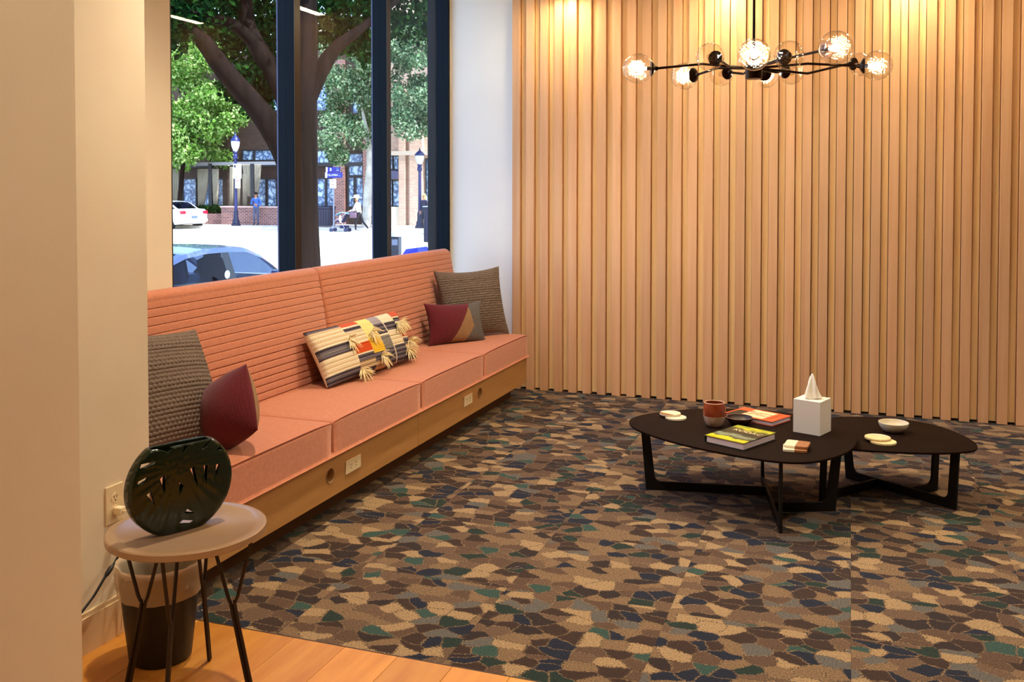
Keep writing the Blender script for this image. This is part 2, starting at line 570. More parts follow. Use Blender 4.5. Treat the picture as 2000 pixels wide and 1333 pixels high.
# oak planks in front of the carpet, running with the bench
PW = 0.192
px0 = -1.742
k0 = math.floor((-2.33 - px0) / PW)
for k in range(k0, 27):
    x0 = max(px0 + k * PW, XL - .02); x1 = min(px0 + (k + 1) * PW, XRT)
    if x1 <= x0: continue
    ys = [YB]
    y = YB + random.uniform(0.3, 1.6)
    while y < 2.1:
        ys.append(y); y += random.uniform(1.4, 2.2)
    ys.append(2.726)
    for a, b in zip(ys[:-1], ys[1:]):
        o = MB().box(-(x1 - x0) / 2 + .0006, (x1 - x0) / 2 - .0006, -(b - a) / 2 + .0006, (b - a) / 2 - .0006, -0.010, 0).build('floor_plank', MT['plank'], local=True, bevel=0.0008, seg=1)
        o.parent = floor
        o.location = ((x0 + x1) / 2, (a + b) / 2, 0.011)
MB().box(XL, XRT, 2.7262, 2.7298, -0.010, 0.0005).build('carpet_edge_strip', mat('dark_edge_strip', '#3A2414', rough=0.5), floor)

ceiling = structure(MB().box(-3.1, XRT + .1, YB - .1, 6.95, ZC, ZC + .12).build('ceiling', MT['ceiling'], origin=(0, 0, ZC)))
structure(MB().box(XRT, XRT + .12, YB, 6.95, -0.01, ZC).build('wall_right', MT['wall_rear'], origin=(XRT, 0, 0)))
structure(MB().box(-3.1, XRT, YB - .12, YB, -0.01, ZC).build('wall_back', MT['wall_rear'], origin=(0, YB, 0)))
wall_far = structure(MB().box(-2.92, XRT, YD, YD + .13, -0.01, ZC).build('wall_far', MT['white_wall'], origin=(0, YD, 0)))
# left: solid block that ends where the bench alcove begins, and the nearer column
structure(MB().box(-3.1, XL, 1.30, 2.718, -0.01, ZC).build('wall_left', MT['wall'], origin=(XL, 2, 0)))
structure(MB().box(-3.1, -1.372, YB, 1.415, -0.01, ZC).build('wall_near', MT['wall'], origin=(-1.372, 0, 0)))
bb = MB().box(XL, XL + .014, 1.415, 2.718, 0, 0.118)
bb.prism([(XL, 1.415), (XL + .009, 1.415), (XL + .009, 2.718), (XL, 2.718)], 0.118, 0.132)
structure(bb.build('baseboard_left', mat('baseboard_cream_paint', '#DCC09A', rough=0.45), origin=(XL, 2, 0)))
# window wall: pier left of the glass, apron below, header above
ww = MB().box(-3.1, XW + .02, 2.718, 3.555, -0.01, ZC)
ww.box(-3.1, XW + .02, 3.555, YD + .1, -0.01, 0.55)
ww.box(-3.1, XW + .02, 3.555, YD + .1, 3.22, ZC)
ww.box(-3.1, XW, 6.80, YD + .13, 0.55, 3.22)
structure(ww.build('wall_window', MT['wall'], origin=(XW, 5, 0)))
# unseen block added above the room to keep the street side in shade
structure(MB().box(-3.1, 9, -9, 6.95, ZC + .13, 13).build('wall_sun_block', mat('sun_block_stucco', '#8A8078', rough=0.9), origin=(0, 0, ZC + .13)))

# ------------------------------------------------------------------ window_1
win = structure(MB().box(XW - .12, XW - .002, 3.555, 6.80, 0.55, 0.62).build('window_1', MT['frame'], origin=(XW, 5.1, 0.55)))
def post(y0, y1, name, face=True):
    o = MB().box(XW - .108, XW - .0045, y0, y1, 0.62, 3.16).build(name, MT['frame'], win, bevel=0.002, seg=1)
    MB().box(XW - .116, XW - .1085, y0 + .002, y0 + .012, 0.62, 3.16).build('gasket', MT['gasket'], o)
    if face: MB().box(XW - .004, XW, y0 + .001, y1 - .001, 0.62, 3.16).build('cover_cap', MT['bead'], o)
    return o
post(3.556, 3.588, 'window_jamb')
post(4.607, 4.671, 'mullion')
post(5.731, 5.790, 'mullion')
post(6.776, 6.799, 'window_jamb', False)
MB().box(-3.1, XW - .109, 6.772, 6.7995, 0.62, 3.16).build('jamb_return', MT['frame'], win)
MB().box(XW - .12, XW - .002, 3.555, 6.80, 3.16, 3.22).build('window_head', MT['frame'], win)
for a, b in ((3.588, 4.607), (4.671, 5.731), (5.790, 6.776)):
    MB().box(XW - .060, XW - .054, a, b, 0.62, 3.16).build('pane', MT['glass'], win)

# ------------------------------------------------------------------ slat wall
SP, SX0 = 0.1098, -2.334
pm = [MB().box(-.0600, 0, 0, .066, 0.002, ZC - .01).build('wood_slat', MT['slat_proud'], local=True, bevel=0.0015, seg=1)]
bm_ = [MB().box(0.0045, .0455, 0.030, .062, 0.014, ZC - .01).build('recessed_slat', MT['slat_back'], local=True)]
first = True
k = 0
while SX0 + k * SP < XRT - .06:
    x = SX0 + k * SP
    a = pm[0] if k == 0 else pm[0].copy()
    b = bm_[0] if k == 0 else bm_[0].copy()
    for o in (a, b):
        if k: COL.objects.link(o)
        o.parent = wall_far
    a.location = (x, YS - YD, 0)
    b.location = (x, YS - YD, 0)
    k += 1
MB().box(-2.39, XRT, YS + .0665, YD - .0005, 0, ZC - .01).build('slat_shade_backing', MT['slat_gap_shade'], wall_far)

# ================================================================== BENCH
bench = empty('banquette_bench', (-2.45, 4.65, 0), label='long coral upholstered bench with oak base under the window', cat='bench')
XF, Y0B, Y1B = -2.200, 2.735, 6.515
def panel_with_hole(y0, y1, z0, z1, hy, hz, hr, th=0.02):
    q = hr * 1.35
    mb = MB()
    x1, x0 = XF, XF - th
    for (a, b, c, d) in ((y0, hy - q, z0, z1), (hy + q, y1, z0, z1), (hy - q, hy + q, z0, hz - q), (hy - q, hy + q, hz + q, z1)):
        mb.box(x0, x1, a, b, c, d)
    n = 32
    ci, sq = [], []
    for i in range(n):
        a = 2 * PI * (i + .5) / n
        c, s = math.cos(a), math.sin(a)
        ci.append((hy + hr * c, hz + hr * s))
        m = q / max(abs(c), abs(s))
        sq.append((hy + m * c, hz + m * s))
    # put true corners on the square ring
    for x_, flip in ((x1, False), (x0, True)):
        vs = [(x_, *p) for p in ci] + [(x_, *p) for p in sq]
        fs = [(i, (i + 1) % n, n + (i + 1) % n, n + i) for i in range(n)]
        for cy, cz in ((1, 1), (-1, 1), (-1, -1), (1, -1)):
            ang = math.atan2(cz, cy) % (2 * PI)
            i = int((ang / (2 * PI)) * n - .5) % n
            vs.append((x_, hy + q * cy, hz + q * cz))
            fs.append((n + i, n + (i + 1) % n, len(vs) - 1))
        mb.add(vs, [f if flip else f[::-1] for f in fs])
    vs = [(x1, *p) for p in ci] + [(x0 - .03, *p) for p in ci]
    mb.add(vs, [(i, (i + 1) % n, n + (i + 1) % n, n + i) for i in range(n)])
    return mb
h1 = atx(644.6, 929.6, XF); h2 = atx(937, 768, XF)
pj = atx(816.6, 835, XF).y
p1 = panel_with_hole(Y0B, pj - .0015, 0.111, 0.296, h1.y, h1.z, 0.031).build('base_panel', MT['oak'], bench)
p2 = panel_with_hole(pj + .0015, Y1B, 0.111, 0.296, h2.y, h2.z, 0.031).build('base_panel', MT['oak'], bench)
for p, h in ((p1, h1), (p2, h2)):
    rr = [(XF + .0012, h.y + .0335 * math.cos(2 * PI * i / 24), h.z + .0335 * math.sin(2 * PI * i / 24)) for i in range(24)]
    MB().tube(rr, .0022, 6, closed=True).build('cable_grommet', mat('brown_grommet', '#9A7A58', rough=0.5), p, smooth=True)
MB().box(-2.88, XF - .021, Y1B - .02, Y1B, 0.111, 0.296).build('end_panel', MT['oak'], bench)
MB().box(-2.88, XF - .021, Y0B, Y1B - .021, 0.111, 0.125).build('base_bottom', MT['toe'], bench)
MB().box(-2.34, -2.302, Y0B, Y1B - .06, 0.001, 0.110).build('toe_kick', MT['toe'], bench)
MB().box(-2.88, XF - .021, Y0B, Y1B - .021, 0.27, 0.296).build('seat_deck', MT['toe'], bench)
def outlet_on_panel(p, pxl, pxr, pyc, hz):
    a = atx(pxl, pyc + 4, XF); b = atx(pxr, pyc - 4, XF)
    yc, zc, w = (a.y + b.y) / 2, (a.z + b.z) / 2, abs(b.y - a.y)
    o = MB().box(XF, XF + .005, yc - w / 2, yc + w / 2, zc - hz / 2, zc + hz / 2).build('outlet_plate', MT['plate'], p, bevel=0.0015, seg=2)
    o['label'] = 'ivory outlet plate on the oak base'
    for s in (-1, 1):
        cy = yc + s * w * .17
        m = MB()
        m.box(XF + .0051, XF + .0056, cy - .008, cy - .0055, zc + .002, zc + .010)
        m.box(XF + .0051, XF + .0056, cy + .0055, cy + .008, zc + .002, zc + .009)
        m.cyl((XF + .0051, cy, zc - .009), (XF + .0056, cy, zc - .009), .003, n=10)
        m.build('socket_slots', MT['slot'], p)
outlet_on_panel(p1, 674, 703.4, 907.5, .062)
outlet_on_panel(p2, 905.5, 921.5, 781.5, .062)
# seat cushions
sy = [Y0B, 3.761, 4.707, 5.648, 6.535]
for a, b in zip(sy[:-1], sy[1:]):
    nx, ny = 14, 18
    mb = MB()
    x0, x1, za, zb = -2.76, XF + .004, 0.2965, 0.452
    vs, fs = [], []
    for i in range(nx + 1):
        for j in range(ny + 1):
            u, v = i / nx, j / ny
            crown = .010 * (1 - (2 * u - 1) ** 4) * (1 - (2 * v - 1) ** 6)
            vs.append((x0 + (x1 - x0) * u, a + .0015 + (b - a - .003) * v, zb + crown))
    top = lambda i, j: i * (ny + 1) + j
    for i in range(nx):
        for j in range(ny):
            fs.append((top(i, j), top(i + 1, j), top(i + 1, j + 1), top(i, j + 1)))
    n0 = len(vs)
    ring = [(i, 0) for i in range(nx + 1)] + [(nx, j) for j in range(1, ny + 1)] + [(i, ny) for i in range(nx - 1, -1, -1)] + [(0, j) for j in range(ny - 1, 0, -1)]
    for (i, j) in ring:
        p = vs[top(i, j)]
        vs.append((p[0], p[1], za))
    for q in range(len(ring)):
        q2 = (q + 1) % len(ring)
        fs.append((top(*ring[q]), n0 + q, n0 + q2, top(*ring[q2])))
    fs.append(tuple(n0 + q for q in range(len(ring))))
    mb.add(vs, fs)
    c = mb.build('seat_cushion', MT['fabric'], bench, bevel=0.013, seg=3, smooth=True, angle=60)
    pts = [(x1 - .003, a + .012 + (b - a - .024) * t / 14, zb - .006 + .008 * (1 - (2 * t / 14 - 1) ** 6)) for t in range(15)]
    MB().tube(pts, .0022, 6).build('piping', MT['seam'], c, smooth=True)
# back sections with horizontal stitched channels
prof = []
nch = 17
A, B = Vector((-2.712, 0.43)), Vector((-2.806, 1.030))
for c in range(nch):
    for q, fr in enumerate((0, .07, .2, .35, .5, .65, .8, .93)):
        t = (c + fr) / nch
        p = A.lerp(B, t)
        belly = 0.012 * math.sin(PI * t)
        ph = fr
        groove = (-.006 if q == 0 else 0.0) + .0012 * math.sin(PI * ph)
        prof.append((p.x + belly + groove, p.y))
for q in range(11):
    a = PI * q / 10
    prof.append((-2.850 + .046 * math.cos(a * .97 + .05), 1.032 + .034 * math.sin(a)))
prof.append((-2.905, 0.90)); prof.append((-2.905, 0.43))
def back_section(y0, y1):
    ys = [y0, y0 + .008, y0 + .022] + [y0 + (y1 - y0) * t for t in (0.2, 0.5, 0.8)] + [y1 - .022, y1 - .008, y1]
    ins = [.016, .005, 0, 0, 0, 0, 0, .005, .016]
    vs, fs = [], []
    n = len(prof)
    cx, cz = -2.86, 0.75
    for y, d in zip(ys, ins):
        for (x, z) in prof:
            f = Vector((x - cx, z - cz)); L = f.length
            f = f * ((L - d) / L)
            vs.append((cx + f.x if x > -2.9 else x, y, cz + f.y))
    for i in range(len(ys) - 1):
        for k in range(n):
            k2 = (k + 1) % n
            fs.append((i * n + k, (i + 1) * n + k, (i + 1) * n + k2, i * n + k2))
    fs.append(tuple(range(n)))
    fs.append(tuple((len(ys) - 1) * n + k for k in range(n - 1, -1, -1)))
    return MB().add(vs, fs).build('backrest_section', MT['fabric'], bench, smooth=True, angle=70)
back_section(Y0B, 4.664); back_section(4.668, 6.535)
# ================================================================== PILLOWS
def frame_of(center, normal, up=(0, 0, 1), roll=0.0):
    """local x = width, y = height, z = out of the face"""
    n = Vector(normal).normalized()
    u = Vector(up) - n * Vector(up).dot(n); u.normalize()
    w = u.cross(n)
    M3 = Matrix((w, u, n)).transposed() @ Matrix.Rotation(roll, 3, 'Z')
    return Matrix.Translation(Vector(center)) @ M3.to_4x4()

def pillow_point(u, v, w, h, t, pinch, side, seed=0, puff=0.5):
    cu, cv = 1 - u * u, 1 - v * v
    x = w / 2 * u * (1 - pinch * cv * abs(u) ** 3)
    y = h / 2 * v * (1 - pinch * cu * abs(v) ** 3)
    z = side * t / 2 * max(0.0, cu * cv) ** puff
    z += 0.010 * noise.noise(Vector((x * 5 + seed, y * 5, seed))) * (cu * cv) ** .6 * (1 if side > 0 else .5)
    return x, y, z

def pillow(name, mats, w, h, t, M4, n=(48, 48), pinch=0.06, colour=None, disp=None, seed=0, parent=None, puff=0.5, bend=None):
    nu, nv = n
    vs, fs, mi = [], [], []
    idx = {}
    for s in (1, -1):
        for i in range(nu + 1):
            for j in range(nv + 1):
                border = i in (0, nu) or j in (0, nv)
                if s == -1 and border:
                    idx[s, i, j] = idx[1, i, j]; continue
                u, v = 2 * i / nu - 1, 2 * j / nv - 1
                x, y, z = pillow_point(u, v, w, h, t, pinch, s, seed, puff)
                if disp and not border: z += s * disp(u, v)
                if bend: x, y, z = bend(x, y, z)
                idx[s, i, j] = len(vs); vs.append((x, y, z))
    for s in (1, -1):
        for i in range(nu):
            for j in range(nv):
                f = (idx[s, i, j], idx[s, i + 1, j], idx[s, i + 1, j + 1], idx[s, i, j + 1])
                fs.append(f if s == 1 else f[::-1])
                mi.append(colour(2 * (i + .5) / nu - 1, 2 * (j + .5) / nv - 1, s) if colour else 0)
    mb = MB()
    mb.v = vs; mb.f = fs; mb.mi = mi
    o = mb.build(name, mats, parent, local=True, smooth=True, angle=80)
    if parent is None: o.matrix_basis = M4
    return o

MT['knit'] = mat('taupe_chunky_knit', '#6A5A50', '#7A6A5E', scale=120, rough=0.95, bump=0.3, bscale=500, spec=0.1)
MT['burgundy'] = mat('burgundy_quilted_cotton', '#571420', '#641A22', scale=90, rough=0.85, bump=0.2, bscale=600, sheen=0.2, spec=0.2)
MT['tan_cloth'] = mat('tan_quilted_cotton', '#8A6846', '#94724E', scale=90, rough=0.9, bump=0.2, bscale=600)
MT['grey_cloth'] = mat('grey_quilted_cotton', '#57504E', '#615A56', scale=90, rough=0.9, bump=0.2, bscale=600)
MT['black_cloth'] = mat('black_pillow_backing', '#14100F', rough=0.9)

def knit_disp(nx, ny, amp):
    def d(u, v):
        a = (u + 1) / 2 * nx; b = (v + 1) / 2 * ny
        row = math.floor(b)
        a += 0.5 * (row % 2)
        fa, fb = a % 1 - .5, b % 1 - .5
        return amp * (math.sqrt(max(0, 1 - (fa * 1.9) ** 2)) * math.sqrt(max(0, 1 - (fb * 1.95) ** 2)) - .4)
    return d
# big knitted pillow at the near end
o = pillow('knit_pillow', MT['knit'], 0.52, 0.52, 0.19, frame_of((-2.590, 3.120, 0.680), (1, -0.10, 0.46), roll=R(-4)), n=(180, 180), pinch=0.05, disp=knit_disp(25, 29, .0095), seed=3)
tag(o, 'grey-brown chunky knit pillow at the near end of the bench, partly behind the wall corner', 'pillow', 'knit pillows on the bench')
o = pillow('knit_pillow', MT['knit'], 0.56, 0.50, 0.16, frame_of((-2.535, 6.290, 0.696), (0.82, -0.57, 0.25), roll=R(1)), n=(180, 180), pinch=0.11, disp=knit_disp(25, 29, .0090), seed=9)
tag(o, 'grey-brown chunky knit pillow at the far end of the bench beside the white wall', 'pillow', 'knit pillows on the bench')

def burg_col(u, v, s):
    if s < 0: return 3
    d = u - 0.42 * v          # seam slants to the right on its way up
    if d < 0.10: return 0
    return 1 if d < 0.60 - .55 * max(0, v + .2) else 2
def quilt(u, v):
    return -.0018 * (1 if abs((u * 17) % 1 - .5) > .40 else 0) 
BM = [MT['burgundy'], MT['tan_cloth'], MT['grey_cloth'], MT['black_cloth']]
o = pillow('accent_pillow', BM, 0.47, 0.29, 0.13, frame_of((-2.535, 5.985, 0.592), (0.83, -0.55, 0.28), roll=R(-2)), n=(136, 60), pinch=0.12, colour=burg_col, disp=quilt, seed=5)
tag(o, 'burgundy accent pillow with tan and grey corner, leaning on the far knit pillow', 'pillow', 'burgundy accent pillows')
def burg_col2(u, v, s):
    if s < 0: return 1 if u > .55 else 0
    return 0
o = pillow('accent_pillow', BM, 0.31, 0.28, 0.20, frame_of(atd(445, 804, 3.86), (-0.30, -0.93, 0.22), roll=R(30)), n=(136, 60), pinch=-0.07, puff=0.62, colour=burg_col2, disp=quilt, seed=15)
tag(o, 'dark red accent pillow standing on edge in front of the near knit pillow', 'pillow', 'burgundy accent pillows')

# woven lumbar pillow with tassels
WC = {'cream': '#C8AE8A', 'dark': '#3C343A', 'coral': '#C05A42', 'orange': '#C04A22', 'yellow': '#DCAE34', 'pale': '#E2CC84', 'grey': '#7A7470', 'lilac': '#9A9098', 'taupe': '#9C7E5E', 'bead': '#6A6068', 'white': '#DCCCB0'}
WN = list(WC)
WMATS = [mat('woven_' + k, c, rough=0.95, bump=0.35, bscale=300, spec=0.1) for k, c in WC.items()]
COLS = [(0.29, [(.07, 'dark'), (.38, 'cream'), (.46, 'dark'), (.50, 'grey'), (.56, 'dark'), (.85, 'cream'), (1, 'dark')]),
        (0.46, [(.11, 'coral'), (.14, 'white'), (.22, 'dark'), (.46, 'cream'), (.64, 'orange'), (.67, 'white'), (.79, 'dark'), (.92, 'taupe'), (1, 'dark')]),
        (0.59, [(.30, 'pale'), (.44, 'pale'), (.72, 'yellow'), (.86, 'dark'), (1, 'taupe')]),
        (0.70, [(.20, 'lilac'), (.42, 'dark'), (.45, 'white'), (.70, 'grey'), (.86, 'dark'), (1, 'dark')]),
        (0.712, [(1, 'white')]),
        (0.86, [(.22, 'white'), (.38, 'dark'), (.42, 'white'), (.68, 'cream'), (.88, 'dark'), (1, 'dark')]),
        (1.01, [(.13, 'coral'), (.16, 'white'), (.24, 'dark'), (.42, 'white'), (.56, 'coral'), (.58, 'white'), (.70, 'dark'), (.88, 'taupe'), (1.01, 'dark')])]
def weave_col(u, v, s):
    if s < 0: return WN.index('white')
    a, b = (u + 1) / 2, 1 - (v + 1) / 2
    for xe, rows in COLS:
        if a <= xe:
            for ye, c in rows:
                if b <= ye:
                    if int(b * 26) % 2: c = {'dark': 'bead', 'cream': 'white', 'taupe': 'cream'}.get(c, c)
                    return WN.index(c)
    return 0
LM = frame_of((-2.598, 4.800, 0.612), (0.86, -0.07, 0.48), roll=R(0.5))
lw, lh, lt = 0.93, 0.32, 0.145
lum = pillow('woven_lumbar_pillow', WMATS, lw, lh, lt, LM, n=(200, 84), pinch=0.05, colour=weave_col, disp=knit_disp(56, 26, .0070), seed=21, puff=0.36)
tag(lum, 'long woven lumbar pillow in colour blocks of cream, coral and yellow with tassels', 'pillow')
TM = mat('cream_tassel_yarn', '#E6D29A', '#F0E2B8', scale=60, rough=0.95)
def tassel(u, v, r=0.085, n=34):
    x, y, z = pillow_point(u, v, lw, lh, lt, .05, 1, 21, .36)
    mb = MB()
    rnd = random.Random(int((u + 3) * 100 + v * 17))
    for i in range(n):
        a = rnd.uniform(0, 2 * PI)
        d = Vector((math.cos(a) * .75, -0.45 + .65 * math.sin(a), 0.25 + .55 * rnd.random())).normalized()
        L = r * rnd.uniform(.6, 1.0)
        p0 = Vector((x, y, z + .002)); p1 = p0 + d * L * .55; p2 = p0 + d * L + Vector((0, -.016, -.012))
        mb.tube([p0, p1, p2], [.0032, .0028, .0010], 5)
    return mb.build('tassel', TM, lum, local=True, smooth=True)
for (a, b) in ((.28, .36), (.525, .33), (.86, .30), (.965, .26), (.30, .93), (.525, .79), (.865, .80), (.965, .66)):
    tassel(2 * a - 1, 1 - 2 * b)

# ================================================================== COFFEE TABLES
def l_frame(mb, foot, join, topdx, ztop, w=0.042, th=0.013, hb=0.044, rad=0.03):
    """flat steel blade: leg down from the top, rounded inner corner, bar along the floor to the join"""
    f, j = Vector((*foot, 0)), Vector((*join, 0))
    d = (j - f).normalized(); L = (j - f).length
    s = Vector((-d.y, d.x, 0))
    o = -d * topdx
    # profile in (along d, z)
    outer = [(0, 0), (L, 0), (L, hb), (w + rad, hb)]
    for q in range(1, 6):
        a = PI / 2 * q / 6
        outer.append((w + rad - rad * math.sin(a), hb + rad - rad * math.cos(a)))
    outer += [(w, hb + rad), (w - topdx, ztop), (-topdx, ztop)]
    vs = []
    for sg in (-1, 1):
        for (a, z) in outer:
            p = f + d * a + s * (th / 2 * sg); vs.append((p.x, p.y, z))
    n = len(outer)
    fs = [tuple(range(n)), tuple(range(2 * n - 1, n - 1, -1))] + [(i, n + i, n + (i + 1) % n, (i + 1) % n) for i in range(n)]
    mb.add(vs, fs)

ZL, ZS = 0.325, 0.288
big = empty('coffee_table', (-0.45, 4.75, 0), label='larger low black coffee table with rounded triangular top holding books and tissue box', cat='coffee table', group='nesting coffee tables')
outl = [(-1.044, 4.718), (-.954, 4.565), (-.729, 4.397), (-.46, 4.284), (-.265, 4.250), (-.128, 4.309), (-.014, 4.478), (.037, 4.668),
        (.035, 4.86), (-.05, 5.04), (-.22, 5.17), (-.47, 5.22), (-.733, 5.151), (-.945, 4.982), (-1.037, 4.847)]
MB().prism(smooth_loop(outl, 6), ZL - .010, ZL).build('table_top', MT['dark'], big, bevel=0.002, seg=2, smooth=True)
spB, spF = (-.413, 4.998), (-.271, 4.275)
mb = MB(); l_frame(mb, (-.951, 4.692), (-.372, 4.79), .028, ZL - .0105); mb.build('leg', MT['leg'], big, bevel=.0015, seg=1)
mb = MB(); l_frame(mb, (-.052, 4.663), (-.325, 4.56), .030, ZL - .0105); mb.build('leg', MT['leg'], big, bevel=.0015, seg=1)
mb = MB(); l_frame(mb, spF, (-.342, 4.64), .0, ZL - .0105); mb.build('leg', MT['leg'], big, bevel=.0015, seg=1)
mb = MB(); l_frame(mb, spB, (-.342, 4.64), .012, ZL - .0105); mb.build('leg', MT['leg'], big, bevel=.0015, seg=1)

small = empty('coffee_table', (0.2, 5.05, 0), label='smaller low black coffee table tucked under the larger one on the right', cat='coffee table', group='nesting coffee tables')
outs = [(-.075, 5.331), (.047, 5.398), (.193, 5.426), (.335, 5.393), (.466, 5.291), (.558, 5.101), (.581, 4.98), (.560, 4.885), (.488, 4.82), (.38, 4.768),
        (.212, 4.727), (.06, 4.712), (-.07, 4.73), (-.17, 4.80), (-.215, 4.95), (-.18, 5.17)]
MB().prism(smooth_loop(outs, 6), ZS - .010, ZS).build('table_top', MT['dark'], small, bevel=0.002, seg=2, smooth=True)
mid = ((-.005 + .484) / 2, (5.226 + 4.868) / 2)
for ft, jn, dx in (((-.005, 5.226), mid, .028), ((.484, 4.868), mid, .012), ((.423, 5.157), (.29, 5.015), .012), ((-.125, 4.772), (.138, 5.112), -.012)):
    mb = MB(); l_frame(mb, ft, jn, dx, ZS - .0105); mb.build('leg', MT['leg'], small, bevel=.0015, seg=1)

# ------------------------------------------------------------------ things on the tables
zt = ZL + .0005
def at_big(px, py): return atz(px, py, ZL)
MT['stone'] = mat('cream_marble', '#D8C8A8', '#EAE0C8', scale=14, rough=0.45)
MT['wood_lt'] = mat('mango_wood', '#8A5430', '#9E6A40', scale=10, stretch=(1, 6, 1), rough=0.5)
MT['bark'] = mat('speckled_tan_edge', '#B89868', '#D8C49C', scale=160, rough=0.8)
MT['log'] = mat('sliced_pale_wood', '#DCC08C', '#E8D2A2', scale=9, stretch=(1, 4, 1), rough=0.6)
def round_coaster(c, r, z, label, grp, top, edge, wedge=None, rz=0.0):
    e = empty('round_coaster', (c.x, c.y, z), rz, label, 'coaster', grp)
    n = 36
    MB().lathe([(r - .002, 0), (r, .0015), (r, .0075), (r - .002, .009)], n).build('coaster_body', edge, e, local=True, smooth=True)
    if wedge:
        a0 = [(r * .985 * math.cos(a), r * .985 * math.sin(a)) for a in np.linspace(PI * .15, PI * .85, 18)]
        a1 = [(r * .985 * math.cos(a), r * .985 * math.sin(a)) for a in np.linspace(PI * .87, PI * 2.13, 30)]
        MB().prism(a1, .009, .0100).build('stone_inlay', top, e, local=True)
        MB().prism(a0, .009, .0100).build('wood_inlay', wedge, e, local=True)
    else:
        MB().lathe([(r * .985, .009), (r * .985, .0100)], n).build('coaster_face', top, e, local=True)
    return e
cl = at_big(1320, 818.5); cu_ = at_big(1309, 814.5)
round_coaster(cl, .054, zt, 'lower round marble coaster at the left end of the larger coffee table', 'round coasters', MT['stone'], MT['stone'], None)
round_coaster(cu_, .054, zt + .0105, 'upper round marble coaster at the left end of the larger coffee table', 'round coasters', MT['stone'], MT['stone'], MT['wood_lt'], R(150))
zs = ZS + .0005
a = atz(1725, 866, ZS); b = atz(1714, 862, ZS)
round_coaster(a, .060, zs, 'lower round pale wood coaster on the smaller coffee table', 'round coasters', MT['log'], MT['bark'])
round_coaster(b, .060, zs + .0105, 'upper round pale wood coaster on the smaller coffee table', 'round coasters', MT['log'], MT['bark'], MT['stone'], R(-20))
def square_coaster(c, z, rz, label):
    e = empty('square_coaster', (c.x, c.y, z), rz, label, 'coaster', 'square coasters')
    s, h = .105, .012
    for nm, m, x0, x1 in (('marble_half', MT['stone'], -s / 2, -.002), ('wood_half', MT['wood_lt'], -.002, s / 2)):
        rr = .014
        sg = -1 if x0 < -.01 else 1
        xe = s / 2 * sg
        pts = [(-.002, -s / 2), (-.002, s / 2)] if sg < 0 else [(-.002, s / 2), (-.002, -s / 2)]
        if sg > 0:
            arc = [(xe - rr + rr * math.cos(t), -s / 2 + rr + rr * math.sin(t)) for t in np.linspace(-PI / 2, 0, 6)] + [(xe - rr + rr * math.cos(t), s / 2 - rr + rr * math.sin(t)) for t in np.linspace(0, PI / 2, 6)]
        else:
            arc = [(xe + rr + rr * math.cos(t), s / 2 - rr + rr * math.sin(t)) for t in np.linspace(PI / 2, PI, 6)] + [(xe + rr + rr * math.cos(t), -s / 2 + rr + rr * math.sin(t)) for t in np.linspace(PI, 1.5 * PI, 6)]
        MB().prism(pts + arc, 0, h).build(nm, m, e, local=True, bevel=.002, seg=2)
    return e
c = at_big(1553, 879)
square_coaster(c, zt, R(2), 'lower square coaster of marble and wood near the front rim of the coffee table')
square_coaster(Vector((c.x + .008, c.y + .022, 0)), zt + .0125, R(-6), 'upper square coaster, white half and brown half, near the front rim of the coffee table')
# ceramic cup
c = at_big(1395, 833)
cup = empty('ceramic_cup', (c.x, c.y, zt), label='handmade cup with rust red upper band and pale glazed foot on coffee table', cat='cup')
wob = lambda a, i: .035 * math.sin(a * 2 + .8) + .015 * math.sin(a * 3 + i * .2)
outp = [(.030, 0), (.040, .010), (.049, .030), (.0535, .055), (.054, .080), (.0505, .104), (.048, .118)]
inp = [(.0445, .1185), (.047, .104), (.0495, .080), (.049, .055), (.045, .030), (.034, .012), (.001, .010)]
k = 4
MB().lathe(outp[:k], 40, wob=wob, cap1=False).build('glazed_foot', mat('pale_speckled_glaze', '#B8967E', '#CCB09A', scale=40, rough=0.3), cup, local=True, smooth=True)
MB().lathe(outp[k - 1:] + inp, 40, wob=wob, cap0=False, cap1=False).build('rust_band', mat('rust_red_glaze', '#7E3018', '#9A4A2C', scale=18, rough=0.25), cup, local=True, smooth=True)
rp = [(.0463 * (1 + wob(2 * PI * i / 40, 6)) * math.cos(2 * PI * i / 40), .0463 * (1 + wob(2 * PI * i / 40, 6)) * math.sin(2 * PI * i / 40), .1185) for i in range(40)]
MB().tube(rp, .0024, 6, closed=True).build('rim', mat('pale_pink_rim_glaze', '#D8A890', rough=0.3), cup, local=True, smooth=True)
# small brown bowl
def bowl(c, z, r, h, m, name, label, foot=.4, rim=None):
    e = empty(name, (c.x, c.y, z), label=label, cat='bowl')
    po = [(r * foot, 0), (r * (foot + .25), h * .10), (r * .86, h * .42), (r * .97, h * .75), (r, h)]
    pi = [(r * .955, h), (r * .92, h * .75), (r * .80, h * .45), (r * (foot + .15), h * .2), (.001, h * .16)]
    MB().lathe(po + pi, 44, cap1=False).build('bowl_body', m, e, local=True, smooth=True)
    rr = [(r * .978 * math.cos(2 * PI * i / 44), r * .978 * math.sin(2 * PI * i / 44), h) for i in range(44)]
    MB().tube(rr, r * .024, 6, closed=True).build('rim', rim or m, e, local=True, smooth=True)
    return e
bowl(at_big(1444, 829), zt, .066, .036, mat('dark_brown_stoneware', '#3A221C', rough=0.45), 'small_bowl', 'small dark brown bowl between the cup and the orange book', rim=mat('worn_bowl_rim', '#8A6A5C', rough=0.5))
bowl(atz(1745, 844, ZS), zs, .072, .048, mat('cream_stoneware', '#D8CCB4', rough=0.35), 'white_bowl', 'cream white bowl standing on the smaller coffee table')

